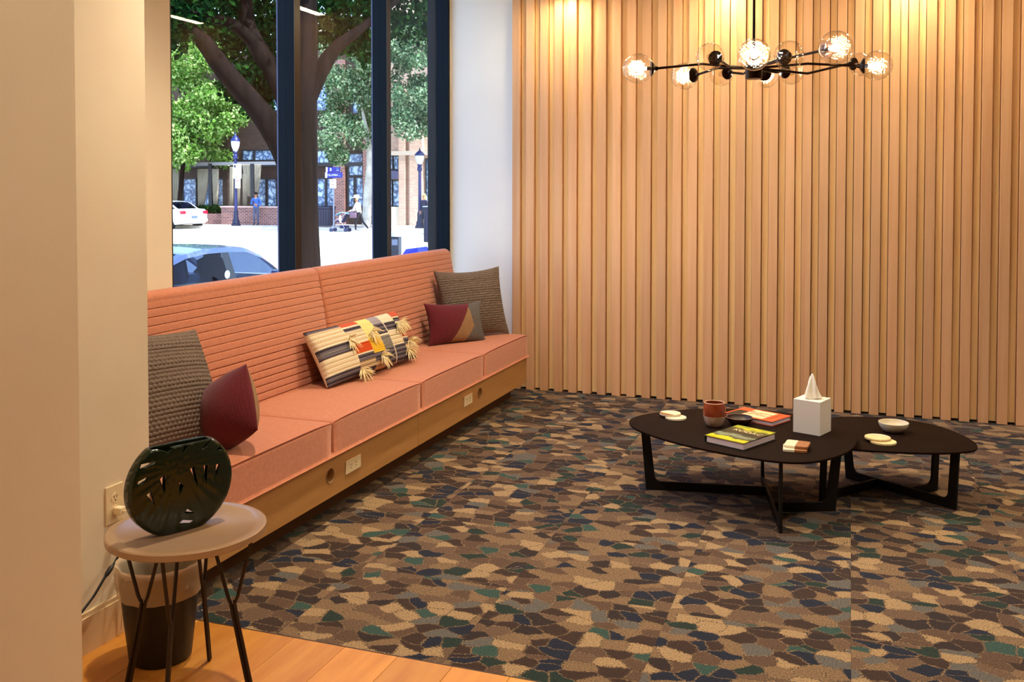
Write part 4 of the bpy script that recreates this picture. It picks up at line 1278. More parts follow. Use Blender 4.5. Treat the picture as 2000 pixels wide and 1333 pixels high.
def build_facade():
    L, Rr = aty(300, 300, YFAC).x - 14, aty(752, 300, YFAC).x
    b1 = empty('brick_restaurant', ((L + Rr) / 2, YFAC, ZF), label='dark brick restaurant building with curtained terrace across the street', cat='building')
    MB().box(L, Rr, YFAC + .35, YFAC + 9, ZF, 9.2).build('wall', brick_dk, b1)
    y = YFAC + .35
    def rect(px0, px1, py0, py1, Y): 
        a, b = aty(px0, py0, Y), aty(px1, py1, Y); return a.x, b.x, b.z, a.z
    def window(px0, px1, py0, py1, bld, Y, nm='window'):
        x0, x1, z0, z1 = rect(px0, px1, py0, py1, Y)
        f = MB()
        t = .07
        f.box(x0 - t, x0, Y - .10, Y - .001, z0 - t, z1 + t); f.box(x1, x1 + t, Y - .10, Y - .001, z0 - t, z1 + t)
        f.box(x0, x1, Y - .10, Y - .001, z1, z1 + t); f.box(x0, x1, Y - .10, Y - .001, z0 - t, z0)
        fo = f.build(nm, frame_dk, bld)
        MB().box(x0, x1, Y - .05, Y - .002, z0, z1).build('pane', art, fo)
    for w in ((340, 356, 351, 402), (360, 384, 351, 402), (398, 412, 351, 402), (427, 438, 351, 402), (504, 520, 351, 402), (525, 541, 351, 402), (552, 568, 351, 402), (574, 600, 351, 402),
              (619, 636, 350, 402), (640, 654, 350, 402), (683, 692, 348, 403), (697, 710, 348, 403), (730, 744, 348, 403),
              (476, 496, 295, 312), (500, 541, 295, 312), (552, 600, 295, 312), (616, 643, 296, 322), (683, 709, 302, 342), (722, 745, 302, 342),
              (536, 552, 170, 215), (618, 640, 150, 215), (690, 715, 160, 220)):
        window(*w, b1, y)
    # pilasters and a lintel band
    for px0, px1 in ((438, 450), (655, 676), (712, 722)):
        x0, x1, z0, z1 = rect(px0, px1, 200, 442, y)
        MB().box(x0, x1, y - .22, y, ZF, 8.6).build('pilaster', brick_red if px0 > 600 else brick_dk, b1)
    x0, x1, z0, z1 = rect(440, 548, 320, 326, y)
    MB().box(x0 - 3, Rr - .05, y - .16, y, z0, z1).build('lintel_band', frame_dk, b1)
    # terrace canopy bar and curtains
    Yc = YFAC - 1.2
    x0, x1, z0, z1 = rect(330, 548, 318, 322, Yc)
    MB().box(x0 - 2, x1, Yc - .05, Yc + .05, z0, z1).build('curtain_rail', mat('grey_rail', '#8A8A90', rough=0.5), b1)
    for px in (494, 412, 552):
        p = aty(px, 320, Yc); MB().box(p.x - .11, p.x + .11, Yc - .1, Yc + .1, ZF, p.z).build('terrace_post', frame_dk, b1)
    for (pt0, pt1, pb0, pb1, py0, py1) in ((336, 349, 338, 350, 330, 392), (387, 398, 388, 394, 330, 402), (400, 410, 391, 397, 330, 402), (415, 427, 418, 425, 330, 400), (450, 456, 450, 455, 326, 402), (464, 470, 465, 468, 330, 402),
                                           (474, 493, 484, 493, 321, 384), (498, 511, 499, 503, 321, 384), (475, 482, 476, 482, 340, 402)):
        mb = MB(); nn = 40
        vs = []
        for py, a, b in ((py0, pt0, pt1), ((py0 * .4 + py1 * .6), pt0 * .45 + pb0 * .55, pt1 * .45 + pb1 * .55), (py1, pb0, pb1)):
            for k in range(nn + 1):
                p = aty(a + (b - a) * k / nn, py, Yc)
                vs.append((p.x, Yc + .07 * math.sin(k * 1.35 + pt0), p.z))
        m = nn + 1
        fs = [(i * m + k, i * m + k + 1, (i + 1) * m + k + 1, (i + 1) * m + k) for i in range(2) for k in range(nn)]
        o = mb.add(vs, fs).build('curtain', curt, b1, smooth=True)
        so_ = o.modifiers.new('cloth', 'SOLIDIFY'); so_.thickness = .02
    # right hand building, pale sunlit brick
    b2 = empty('pale_brick_building', (Rr + 6, YFAC, ZF), label='pale pink brick building with awning window behind the right lamp post', cat='building')
    MB().box(Rr, Rr + 18, YFAC + .35, YFAC + 9, ZF, 12).build('wall', brick_lt, b2)
    for w in ((757, 768, 306, 330), (770, 779, 306, 330), (757, 767, 354, 402), (769, 781, 354, 402), (834, 841, 312, 420), (843, 853, 312, 420)):
        window(*w, b2, y)
    x0, x1, z0, z1 = rect(752, 783, 331, 350, y)
    aw = MB()
    pr = [(y, z1), (y - .35, z1 - .15), (y - .5, z0), (y, z0)]
    aw.add([(x0, *p) for p in pr] + [(x1, *p) for p in pr], [(0, 1, 2, 3), (7, 6, 5, 4), (0, 4, 5, 1), (1, 5, 6, 2), (2, 6, 7, 3), (3, 7, 4, 0)])
    aw.build('awning', mat('dark_blue_awning', '#3A3A58', rough=0.7), b2)
    for px0, px1 in ((783, 796), (804, 829)):
        x0, x1, z0, z1 = rect(px0, px1, 200, 442, y)
        MB().box(x0, x1, y - .30, y, ZF, 7.0).build('pilaster', brick_lt, b2)
    x0, x1, z0, z1 = rect(755, 860, 296, 303, y)
    MB().box(x0, x1 + 6, y - .35, y, z0, z1).build('cornice', mat('cream_stone_band', '#C8B8A8', rough=0.8), b2)
    x0, x1, z0, z1 = rect(752, 786, 404, 430, y)
    MB().box(x0, x1, y - .25, y, ZF, z1).build('stone_plinth', mat('cream_plinth', '#D4C4B0', rough=0.85), b2)
build_facade()

# low brick garden wall with coping
a, b = aty(432, 420, YWALL), aty(600, 420, YWALL)
lw0 = empty('garden_wall', ((a.x + b.x) / 2, YWALL, ZF), label='low red-brown brick garden wall behind the person in blue', cat='wall')
zt_ = aty(480, 403, YWALL).z
MB().box(a.x, b.x, YWALL, YWALL + .4, ZF, zt_ - .08).build('wall_body', brick_red, lw0)
MB().box(a.x - .04, b.x + .04, YWALL - .05, YWALL + .45, zt_ - .08, zt_).build('coping', mat('pink_stone_coping', '#C8A8A0', rough=0.8), lw0)
a2 = aty(330, 420, YWALL)
lw1 = empty('planter_wall', ((a.x + a2.x) / 2, YWALL + .3, ZF), label='lower brick planter wall under the hedge, left of the lamp post', cat='wall')
MB().box(a2.x - 6, a.x - .05, YWALL + .2, YWALL + .6, ZF, aty(415, 418, YWALL).z).build('wall_body', brick_red, lw1)

# ------------------------------------------------------------------ foliage
def leaves(mb_v, mb_f, centre, radii, n, size, rng, shell=0.55, droop=0.0):
    """n folded leaves through an ellipsoid"""
    d = rng.normal(size=(n, 3)); d /= np.linalg.norm(d, axis=1)[:, None]
    r = (shell + (1 - shell) * rng.random(n)) * (0.75 + 0.5 * rng.random(n))
    P = np.array(centre) + d * np.array(radii) * r[:, None]
    P[:, 2] -= droop * rng.random(n)
    ax = rng.normal(size=(n, 3)); ax[:, 2] -= .5; ax /= np.linalg.norm(ax, axis=1)[:, None]
    sd = np.cross(ax, rng.normal(size=(n, 3))); sd /= np.linalg.norm(sd, axis=1)[:, None]
    nr = np.cross(ax, sd)
    s = size * (0.6 + .8 * rng.random(n))[:, None]
    k = len(mb_v)
    V = np.stack([P, P + ax * s * .5 + sd * s * .30 + nr * s * .07, P + ax * s, P + ax * s * .5 - sd * s * .30 + nr * s * .07], 1).reshape(-1, 3)
    mb_v.extend(map(tuple, V))
    mb_f.extend([(k + 4 * i, k + 4 * i + 1, k + 4 * i + 2, k + 4 * i + 3) for i in range(n)])

def foliage(name, m, blobs, parent, size, seed, origin=None):
    rng = np.random.default_rng(seed)
    v, f = [], []
    for c, rad, n in blobs: leaves(v, f, c, rad, n, size, rng)
    mb = MB(); mb.v, mb.f, mb.mi = v, f, [0] * len(f)
    o = mb.build(name, m, parent)
    o['kind'] = 'stuff'
    return o
LEAF_SUN = leaf_mat('sunlit_maple_leaf', '#2C4E1E', '#6E9E40', '#C4DC90')  # sun highlights and inner shade put into the leaf tones
LEAF_SHADE = leaf_mat('shaded_dark_leaf', '#0C1E0E', '#16341A', '#2E5A24')  # shade of the near crown put into the dark leaf tones
LEAF_GREY = leaf_mat('grey_green_plane_leaf', '#2C4A34', '#5E8058', '#B0C4A0')
bark = mat('grey_brown_bark', '#15110F', '#241C1A', scale=2.0, stretch=(5, 5, .3), rough=0.95, detail=2, bump=0.12, bscale=4.0, spec=0.05)
bark_pale = mat('pale_mottled_bark', '#9A968E', '#C0BCB0', scale=3, rough=0.9)

def limb(mb, pts, n=12):
    P = [p for p, r in pts]; rr = [r for p, r in pts]
    S = smooth_path(P, 5)
    m = len(S)
    rs = [float(np.interp(i / (m - 1) * (len(rr) - 1), range(len(rr)), rr)) for i in range(m)]
    mb.tube(S, rs, n)

DT = 10.9
T = lambda px, py, dd=0: atd(px, py, DT + dd)
base = T(592, 700); base.z = ZN + .13
tree = empty('street_tree', base, label='big dark-barked street tree right outside the window, forking above the mullion', cat='tree')
mb = MB()
limb(mb, [(base, .27), (T(588, 560), .235), (T(585, 420), .21), (T(586, 300), .20), (T(590, 180), .17), (T(596, 60), .14), (T(600, -80), .11), (T(610, -260), .07)])
mb.build('trunk', bark, tree, smooth=True)
LB = [
    [(T(580, 330), .20), (T(545, 272), .155), (T(505, 215, -.1), .13), (T(440, 140, -.2), .115), (T(388, 72, -.3), .09), (T(340, 50, -.4), .06), (T(280, 30, -.5), .03)],
    [(T(584, 250), .17), (T(548, 165, .1), .12), (T(505, 95, .2), .105), (T(482, 40, .3), .09), (T(477, -40, .3), .08), (T(470, -160, .3), .05)],
    [(T(500, 88, .2), .08), (T(455, 48, .1), .065), (T(395, 30, 0), .05), (T(330, 14, -.1), .04), (T(270, 0, -.2), .02)],
    [(T(598, 190), .13), (T(625, 140, .1), .10), (T(655, 95, .2), .08), (T(692, 66, .3), .06), (T(725, 40, .4), .05), (T(790, -10, .5), .03)],
]
for l in LB:
    mb = MB(); limb(mb, l); mb.build('branch', bark, tree, smooth=True)
bl = []
rr = np.random.default_rng(3)
for (px, py, dd, sx, sz, n) in ((350, 10, -.2, .55, .35, 900), (410, 15, .4, .5, .3, 700), (440, -60, .5, 1.0, .5, 1500), (525, 50, .6, .22, .5, 500), (515, 120, .8, .16, .35, 320), (475, 165, .2, .30, .26, 520), (505, 190, .3, .22, .24, 380),
                                (340, 70, -.5, .22, .26, 240), (460, 100, .9, .3, .2, 260), (430, 60, 1.0, .35, .2, 320), (700, 20, .8, .5, .38, 800), (670, 70, .9, .30, .26, 380), (715, 90, .6, .18, .25, 240), (800, 10, 1.0, .5, .3, 600), (845, 40, 1.4, .22, .4, 420), (790, 55, 1.8, .22, .2, 160),
                                (620, -120, 1.0, 1.6, .6, 2200), (380, -120, 0, 1.4, .5, 1600), (760, -110, 1.0, 1.4, .5, 1600), (640, 30, 1.2, .25, .3, 260)):
    c = T(px, py, dd)
    bl.append((c, (sx * .95, sx * .95, sz * .95), n))
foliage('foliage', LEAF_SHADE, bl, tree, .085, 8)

def far_tree(name, label, blobs, dist, m, trunk, seed, size=.17, bk=None):
    c = atd(*trunk[0], dist); c.z = ZF
    e = empty(name, c, label=label, cat='tree', group='trees across the street')
    mb = MB()
    limb(mb, [(c, trunk[2][0])] + [(atd(x, y, dist), r) for (x, y), r in zip(trunk[1], trunk[2][1:])])
    mb.build('trunk', bk or bark_pale, e, smooth=True)
    pxm = FPX / dist
    foliage('foliage', m, [(atd(x, y, dist + dd), (rx / pxm, rx / pxm, rz / pxm), n) for (x, y, dd, rx, rz, n) in blobs], e, size, seed)
    return e
def clump(px0, px1, py0, py1, k, n, rmin, rmax, seed, dd=1.5):
    rg = random.Random(seed)
    out = []
    for _ in range(k):
        r = rg.uniform(rmin, rmax)
        out.append((rg.uniform(px0 + r, px1 - r), rg.uniform(py0 + r, py1 - r), rg.uniform(-dd, dd), r, r * .8, n))
    return out
far_tree('maple_tree', 'bright sunlit maple behind the left lamp post and silver car', clump(290, 462, 70, 350, 46, 380, 20, 32, 2) + clump(410, 505, 130, 265, 14, 300, 14, 24, 4), 52.2, LEAF_SUN, ((350, 440), [(352, 380), (360, 300), (375, 200)], (.15, .13, .11, .05)), 12, .2, bark)
far_tree('plane_tree', 'grey-green plane tree with pale leaning trunk behind the stroller', clump(610, 745, 60, 305, 40, 330, 18, 30, 5) + clump(618, 690, 270, 330, 7, 170, 10, 18, 6), 47.4, LEAF_GREY, ((716, 442), [(718, 380), (722, 300), (705, 200)], (.24, .21, .16, .06)), 13, .17)
far_tree('plane_tree', 'grey-green plane tree in front of the pale brick building', clump(740, 890, 20, 285, 48, 330, 18, 32, 7), 46.3, LEAF_GREY, ((846, 405), [(852, 350), (862, 300), (850, 200)], (.16, .15, .12, .06)), 14, .17)
far_tree('backdrop_tree', 'dark tree rising behind the restaurant roof', clump(290, 760, -80, 160, 52, 300, 34, 50, 9, 3), 70.0, LEAF_SHADE, ((480, 430), [(482, 300), (484, 200), (486, 60)], (.3, .28, .24, .1)), 15, .36, bark)
hd = aty(420, 409, YWALL + .7)
hedge = empty('hedge', (hd.x, YWALL + .8, ZF), label='dark green clipped hedge on the planter wall left of the lamp post', cat='hedge')
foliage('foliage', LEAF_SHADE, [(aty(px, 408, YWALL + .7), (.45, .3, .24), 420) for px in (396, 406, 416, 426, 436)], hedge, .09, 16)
for px in (398, 412, 428):
    p = aty(px, 410, YWALL + .7)
    MB().cyl((p.x, p.y, ZF), (p.x, p.y, p.z), .03, .015, 6).build('stem', bark, hedge)

# ------------------------------------------------------------------ street furniture
def lamp_post(px, pyb, pyt, Y, label, lean=0):
    b = aty(px, pyb, Y); t = aty(px, pyt, Y)
    H = t.z - ZF
    e = empty('lamp_post', (b.x, Y, ZF), label=label, cat='lamp post', group='street lamp posts')
    k = H / 4.7
    MB().lathe([(.24, 0), (.24, .10), (.19, .14), (.17, .30), (.13, .36), (.12, .75), (.10, .80), (.001, .80)], 20, cap1=False).build('base', navy_dk, e, local=True, smooth=True)
    MB().lathe([(.085, .78), (.075, 1.6), (.07, 3.3 * k)], 16).build('pole', navy, e, local=True, smooth=True)
    MB().lathe([(.07, 3.3 * k), (.12, 3.34 * k), (.12, 3.52 * k), (.08, 3.58 * k), (.13, 3.66 * k), (.10, 3.72 * k)], 16).build('collar', navy, e, local=True, smooth=True)
    MB().lathe([(.10, 3.72 * k), (.20, 3.95 * k), (.225, 4.15 * k), (.22, 4.22 * k)], 20).build('lantern_glass', mat('frosted_lantern', '#C8CCD8', rough=0.4), e, local=True, smooth=True)
    MB().lathe([(.25, 4.22 * k), (.245, 4.28 * k), (.15, 4.42 * k), (.06, 4.50 * k), (.03, 4.56 * k), (.04, 4.60 * k), (.001, 4.70 * k)], 20).build('cap', navy, e, local=True, smooth=True)
    return e
YL = 42.3
lp = lamp_post(461, 444, 257, YL, 'navy street lamp post with white parking signs on the left')
lamp_post(820, 441, 288, YL + .3, 'navy street lamp post in front of the pale brick building')
SIGN = mat('white_sign_sheet', '#E4E4DE', rough=0.5)
INK = mat('grey_sign_ink', '#8A8A90', rough=0.6)
INKR = mat('red_sign_ink', '#B05058', rough=0.6)
def sign_plate(name, px0, px1, py0, py1, Y, parent, m, th=.012):
    a, b = aty(px0, py1, Y), aty(px1, py0, Y)
    o = MB().box(a.x, b.x, Y - th, Y, a.z, b.z).build(name, m, parent, bevel=.01, seg=2)
    return o, a, b
sp_, a, b = sign_plate('parking_sign', 456, 471.5, 320, 349, YL - .09, lp, SIGN)
MB().box(a.x + .05, a.x + .16, YL - .106, YL - .103, b.z - .20, b.z - .06).build('sign_symbol', navy_dk, sp_)
MB().box(a.x + .16, a.x + .20, YL - .106, YL - .103, a.z + .04, a.z + .10).build('sign_bolt', navy_dk, sp_)
sp2, a, b = sign_plate('parking_sign', 459.5, 469.5, 349.5, 368, YL - .09, lp, SIGN)
for i in range(5):
    z = b.z - .06 - i * .075
    MB().box(a.x + .03, b.x - .03 - .04 * (i % 2), YL - .105, YL - .103, z - .03, z).build('sign_print', INKR if i < 2 else INK, sp2)
# street name signs
YS2 = 42.0
p = aty(651, 440, YS2)
ss = empty('street_sign', (p.x, YS2, ZF), label='blue street name signs and white notice on a pole left of the stroller', cat='street sign')
MB().cyl((p.x, YS2 + .05, ZF), (p.x, YS2 + .05, aty(651, 324, YS2).z), .035, n=10).build('pole', mat('galvanised_pole', '#8A90A8', rough=0.5), ss, smooth=True)
BLUE = mat('street_sign_blue', '#0A149A', rough=0.4)
WH = mat('sign_white_print', '#F0F2F8', rough=0.5)
def name_sign(px0, px1, py0, py1, txt, size, extra):
    s_, a, b = sign_plate('name_plate', px0, px1, py0, py1, YS2, ss, BLUE, .02)
    w, h = b.x - a.x, b.z - a.z
    MB().box(a.x, a.x + w * .12, YS2 - .026, YS2 - .021, a.z, b.z).build('white_end_panel', WH, s_)
    Mt = lambda x, z: Matrix.Translation((x, YS2 - .0235, z)) @ Matrix.Rotation(R(90), 4, 'X')
    text_mesh('sign_lettering', txt, size, WH, s_, Mt(a.x + w * (.40 if len(txt) > 1 else .34), (a.z + b.z) / 2), .002)
    text_mesh('sign_small_print', extra[0], size * .45, mat('sign_light_blue_print', '#7AB0E8', rough=0.5), s_, Mt(a.x + w * .83, a.z + h * .70), .002)
    text_mesh('sign_small_print', extra[1], size * .45, mat('sign_pale_print', '#A8CCF0', rough=0.5), s_, Mt(a.x + w * .83, a.z + h * .34), .002)
name_sign(637, 664.5, 326.5, 336.5, 'B', .22, ('ST', '600'))
name_sign(635.5, 669, 337, 347.5, 'COLUMBIA', .135, ('ST', '1100'))
s_, a, b = sign_plate('notice_plate', 644, 656.5, 350, 368, YS2, ss, SIGN)
for i in range(4):
    z = b.z - .08 - i * .085
    MB().box(a.x + .05, b.x - .05, YS2 - .016, YS2 - .013, z - .025, z).build('sign_print', INK if i % 2 else INKR, s_)
# litter bin across the street
a, b = aty(620, 447, 42.6), aty(649, 404, 42.6)
lb = empty('litter_bin', ((a.x + b.x) / 2, 42.6, ZF), label='dark navy square litter bin by the street sign pole', cat='litter bin')
MB().box(a.x, b.x, 42.3, 42.9, ZF + .05, b.z - .12).build('bin_body', navy_dk, lb, bevel=.02)
MB().box(a.x - .03, b.x + .03, 42.27, 42.93, b.z - .12, b.z).build('bin_lid', navy_dk, lb, bevel=.03)
for i in range(6):
    x = a.x + (b.x - a.x) * (i + .5) / 6
    MB().box(x - .02, x + .02, 42.28, 42.299, ZF + .1, b.z - .2).build('slat', navy_dk, lb)
# parking meter, cabinet and bollard on the near kerb
def near(px, py, d): return atd(px, py, d)
pm_ = near(774, 470, 14.0)
me_ = empty('parking_meter', (pm_.x, pm_.y, ZN), label='grey domed parking meter at the kerb seen above the bench', cat='parking meter')
zt2 = near(774, 447, 14.0).z; w = .062
grey_m = mat('grey_meter_casting', '#7A84A4', rough=0.4, metal=0.3)
MB().cyl((pm_.x, pm_.y, ZN), (pm_.x, pm_.y, zt2 - .40), .04, n=14).build('pole', mat('meter_pole', '#3A4458', rough=0.5), me_, smooth=True)
MB().box(pm_.x - w, pm_.x + w, pm_.y - .05, pm_.y + .05, zt2 - .42, zt2 - .115).build('meter_body', mat('dark_meter_body', '#222C40', rough=0.5), me_, bevel=.008)
MB().box(pm_.x - w * .75, pm_.x + w * .75, pm_.y - .056, pm_.y - .051, zt2 - .24, zt2 - .155).build('display_panel', grey_m, me_)
MB().lathe([(w * 1.15, 0), (w * 1.15, .03), (w * 1.0, .07), (w * .65, .10), (w * .25, .115), (.001, .118)], 20, (pm_.x, pm_.y, zt2 - .115)).build('dome', mat('pale_meter_dome', '#C8CCD8', rough=0.3), me_, smooth=True)
cb = near(848, 440, 13.0)
z0, z1 = near(848, 474, 13).z, near(848, 403, 13).z
ub = empty('utility_cabinet', (cb.x, cb.y, ZN), label='dark navy box with a pale top edge on a post beside the right window jamb', cat='cabinet')
MB().box(cb.x - .16, cb.x + .20, cb.y, cb.y + .3, z0, z1 - .012).build('cabinet_body', mat('dark_blue_cabinet_paint', '#0C1440', rough=0.4), ub, bevel=.008)
MB().box(cb.x - .11, cb.x + .17, cb.y - .012, cb.y - .001, z0 + .03, z1 - .05).build('cabinet_door', mat('navy_cabinet_door', '#101A50', rough=0.4), ub)
MB().box(cb.x - .17, cb.x + .21, cb.y - .01, cb.y + .31, z1 - .0115, z1).build('cabinet_top', mat('pale_cabinet_top', '#C8D0DC', rough=0.4), ub)
MB().box(cb.x + .02, cb.x + .10, cb.y + .08, cb.y + .16, ZN, z0 - .001).build('post', mat('dark_post', '#0C1020', rough=0.5), ub)
MB().box(cb.x - .05, cb.x + .16, cb.y + .02, cb.y + .22, z0 - .16, z0 - .03).build('post_collar', mat('black_collar', '#0A0C12', rough=0.5), ub, bevel=.02)
rb = near(800, 490, 12.3)
rz1 = near(800, 485, 12.3).z
rc = empty('recycling_bin', (rb.x, rb.y, ZN), label='blue recycling bin with sloping lid just above the bench back', cat='bin')
MB().box(rb.x - .10, rb.x + .13, rb.y, rb.y + .4, ZN + .1, rz1 - .10).build('bin_body', mat('recycling_blue', '#0A1690', rough=0.4), rc, bevel=.01)
lid = MB().add([(rb.x - .11, rb.y - .01, rz1 - .099), (rb.x + .14, rb.y - .01, rz1 - .099), (rb.x + .14, rb.y + .41, rz1 - .099), (rb.x - .11, rb.y + .41, rz1 - .099), (rb.x - .10, rb.y + .1, rz1 - .02), (rb.x + .06, rb.y + .1, rz1), (rb.x + .06, rb.y + .4, rz1), (rb.x - .10, rb.y + .4, rz1 - .02)],
               [(3, 2, 1, 0), (4, 5, 6, 7), (0, 1, 5, 4), (1, 2, 6, 5), (2, 3, 7, 6), (3, 0, 4, 7)])
lid.build('bin_lid', mat('recycling_lid_blue', '#0C1AA0', rough=0.35), rc)
for dx in (-.07, .10):
    MB().cyl((rb.x + dx, rb.y + .42, ZN + .1), (rb.x + dx, rb.y + .47, ZN + .1), .1, n=16).build('wheel', mat('black_wheel_rubber', '#101014', rough=0.7), rc)

# ------------------------------------------------------------------ cars
TYRE = mat('tyre_rubber', '#0E0E12', rough=0.8)
RIM = mat('alloy_rim', '#9AA0AC', rough=0.3, metal=0.8)
CGL = thin_glass('tinted_car_glass', tint=(0.30, 0.38, 0.52, 1), gain=0.6)
DKT = mat('black_window_trim', '#0A0C14', rough=0.4)
SEAT = mat('dark_blue_seat_cloth', '#101A38', rough=0.9)
def sedan(name, loc, rz, paint, label, plate=None, glassm=None):
    e = empty(name, loc, rz, label, 'car', 'cars in the street')
    body_x = [-2.32, -2.28, -2.12, -1.8, -1.4, -.9, -.3, .4, 1.0, 1.5, 1.95, 2.22, 2.36]
    top = [.78, .97, 1.03, 1.04, 1.02, .98, .96, .95, .95, .90, .82, .72, .58]
    half = [.70, .80, .86, .90, .91, .915, .915, .915, .91, .90, .86, .78, .62]
    bot = [.38, .30, .26, .22, .20, .18, .18, .18, .18, .20, .22, .26, .32]
    def sect(i):
        x, t, h, b = body_x[i], top[i], half[i], bot[i]
        hs = [(0, t + .015), (.55 * h, t + .012), (.86 * h, t - .004), (.95 * h, t - .05), (h, t - .20 * (t - b)), (h * .99, (t + b) / 2), (h * .97, b + .12), (h * .88, b), (0, b)]
        return [(x, y, z) for y, z in hs] + [(x, -y, z) for y, z in hs[-2:0:-1]]
    vs, fs = [], []
    S = [sect(i) for i in range(len(body_x))]
    n = len(S[0])
    for s in S: vs += s
    for i in range(len(S) - 1):
        for k in range(n):
            fs.append((i * n + k, i * n + (k + 1) % n, (i + 1) * n + (k + 1) % n, (i + 1) * n + k))
    fs.append(tuple(range(n - 1, -1, -1))); fs.append(tuple((len(S) - 1) * n + k for k in range(n)))
    MB().add(vs, fs).build('body', paint, e, local=True, smooth=True, angle=50)
    # greenhouse
    xs = list(np.round(np.arange(-1.80, 1.361, .08), 3))
    zb = lambda x: float(np.interp(x, [-2.1, -1.4, 0, 1.0, 1.5], [1.035, 1.025, .965, .955, .905])) - .01
    zr = lambda x: float(np.interp(x, [-1.80, -1.5, -1.2, -.9, -.5, 0, .4, .75, 1.05, 1.36], [1.03, 1.17, 1.31, 1.41, 1.455, 1.455, 1.425, 1.30, 1.13, .93]))
    hb = lambda x: float(np.interp(x, [-1.8, -1.2, 0, 1.0, 1.36], [.76, .84, .86, .84, .78]))
    hr = lambda x: float(np.interp(x, [-1.8, -1.2, 0, .6, 1.36], [.60, .60, .62, .61, .66]))
    rows = [0, .05, .86, 1.0]
    roofv, trimv, glassL = MB(), MB(), MB()
    wsh, rwin = MB(), MB()
    def side(x, t, sg):
        z0, z1 = zb(x), max(zb(x) + .002, zr(x) - .035)
        w0, w1 = hb(x), hr(x) + .06
        bul = .025 * math.sin(PI * t)
        return (x, sg * (w0 + (w1 - w0) * t + bul), z0 + (z1 - z0) * t)
    for sg in (1, -1):
        for a, b in zip(xs[:-1], xs[1:]):
            xm = (a + b) / 2
            hgt = zr(xm) - zb(xm)
            for r in range(3):
                q = [side(a, rows[r], sg), side(b, rows[r], sg), side(b, rows[r + 1], sg), side(a, rows[r + 1], sg)]
                if sg < 0: pass
                else: q = q[::-1]
                isg = r == 1 and hgt > .13 and not (-.20 < xm < -.06) and not (-1.02 < xm < -.98)
                if r == 1 and hgt > .10 and not isg: trimv.add(q, [(0, 1, 2, 3)])
                elif isg: glassL.add(q, [(0, 1, 2, 3)])
                elif r == 0: trimv.add(q, [(0, 1, 2, 3)])
                else: roofv.add(q, [(0, 1, 2, 3)])
    ys = [-1, -.86, -.4, 0, .4, .86, 1]
    def roof(x, s):
        w = hr(x) + .06
        return (x, w * s, zr(x) - .035 * abs(s) ** 2.2 if zr(x) - zb(x) > .05 else zr(x) - .01)
    for a, b in zip(xs[:-1], xs[1:]):
        for s0, s1 in zip(ys[:-1], ys[1:]):
            q = [roof(a, s0), roof(b, s0), roof(b, s1), roof(a, s1)]
            edge = abs(s0 + s1) > 1.5
            xm = (a + b) / 2
            if xm < -.95 and not edge: rwin.add(q, [(0, 1, 2, 3)])
            elif xm > .42 and not edge: wsh.add(q, [(0, 1, 2, 3)])
            else: roofv.add(q, [(0, 1, 2, 3)])
    for m_, nm, mm in ((roofv, 'roof', paint), (trimv, 'window_trim', DKT), (glassL, 'side_glass', glassm or CGL), (wsh, 'windscreen', glassm or CGL), (rwin, 'rear_window', glassm or CGL)):
        m_.build(nm, mm, e, local=True, smooth=True, angle=40)
    it = MB()
    for x, y in ((.15, .38), (.15, -.38), (-.85, .38), (-.85, -.38)):
        it.obox((x, y, .98), (.16, .48, .56), Matrix.Rotation(R(-14), 3, 'Y'))
        it.obox((x - .10, y, 1.31), (.09, .26, .15), Matrix.Rotation(R(-14), 3, 'Y'))
    it.build('seats', SEAT, e, local=True, bevel=.03)
    for x in (-1.42, 1.42):
        for sg in (1, -1):
            w_ = MB().cyl((x, sg * .70, .325), (x, sg * .925, .325), .325, n=28).build('wheel', TYRE, e, local=True, smooth=True)
            MB().cyl((x, sg * .90, .325), (x, sg * .932, .325), .21, n=20).build('rim', RIM, w_, local=True, smooth=True)
    for sg in (1, -1):
        MB().obox((-2.26, sg * .66, .86), (.16, .30, .17)).build('tail_light', mat('red_tail_light', '#C81834', rough=0.25), e, local=True, bevel=.03, smooth=True)
        MB().obox((2.20, sg * .62, .64), (.22, .28, .12)).build('headlight', mat('clear_headlight', '#C8D0D8', rough=0.2), e, local=True, bevel=.03, smooth=True)
        MB().obox((.75, sg * .99, 1.0), (.13, .18, .12)).build('wing_mirror', paint, e, local=True, bevel=.03, smooth=True)
    MB().obox((-2.315, 0, .60), (.03, .36, .17)).build('number_plate', plate or mat('plate_sheet', '#C8CCD4', rough=0.5), e, local=True)
    MB().obox((-2.25, 0, .45), (.20, 1.62, .20)).build('rear_bumper', paint, e, local=True, bevel=.05, seg=3, smooth=True)
    MB().obox((2.26, 0, .40), (.22, 1.5, .22)).build('front_bumper', paint, e, local=True, bevel=.05, seg=3, smooth=True)
    return e
blue_silver = mat('blue_grey_car_paint', '#626E94', rough=0.25, metal=0.35, coat=0.6)
silver = mat('silver_white_car_paint', '#D4D8E0', rough=0.3, metal=0.2, coat=0.5)
black_p = mat('black_car_paint', '#10121C', rough=0.25, coat=0.6)
cpos = atd(458, 520, 12.9)
car = sedan('parked_car', (cpos.x - .88, cpos.y + .13, ZN), R(90), blue_silver, 'blue-grey sedan parked at the kerb, its roof and windows just above the bench')
MB().lathe([(.001, 0), (.055, 0), (.055, .004), (.001, .004)], 28).xform(Matrix.Translation((-.36, -.93, 1.08)) @ Matrix.Rotation(R(90), 4, 'X')).build('window_sticker', mat('white_round_sticker', '#F0F0EC', rough=0.5), car, local=True)
c2 = aty(379, 443, 41.0)
sedan('silver_sedan', (c2.x - 2.2, 41.0 + .7, ZG), R(163), silver, 'silver white sedan parked across the street, its tail towards the lamp post', plate=mat('blue_shaded_plate', '#5A6AA0', rough=0.5))
c3 = aty(843, 402, 40.2)
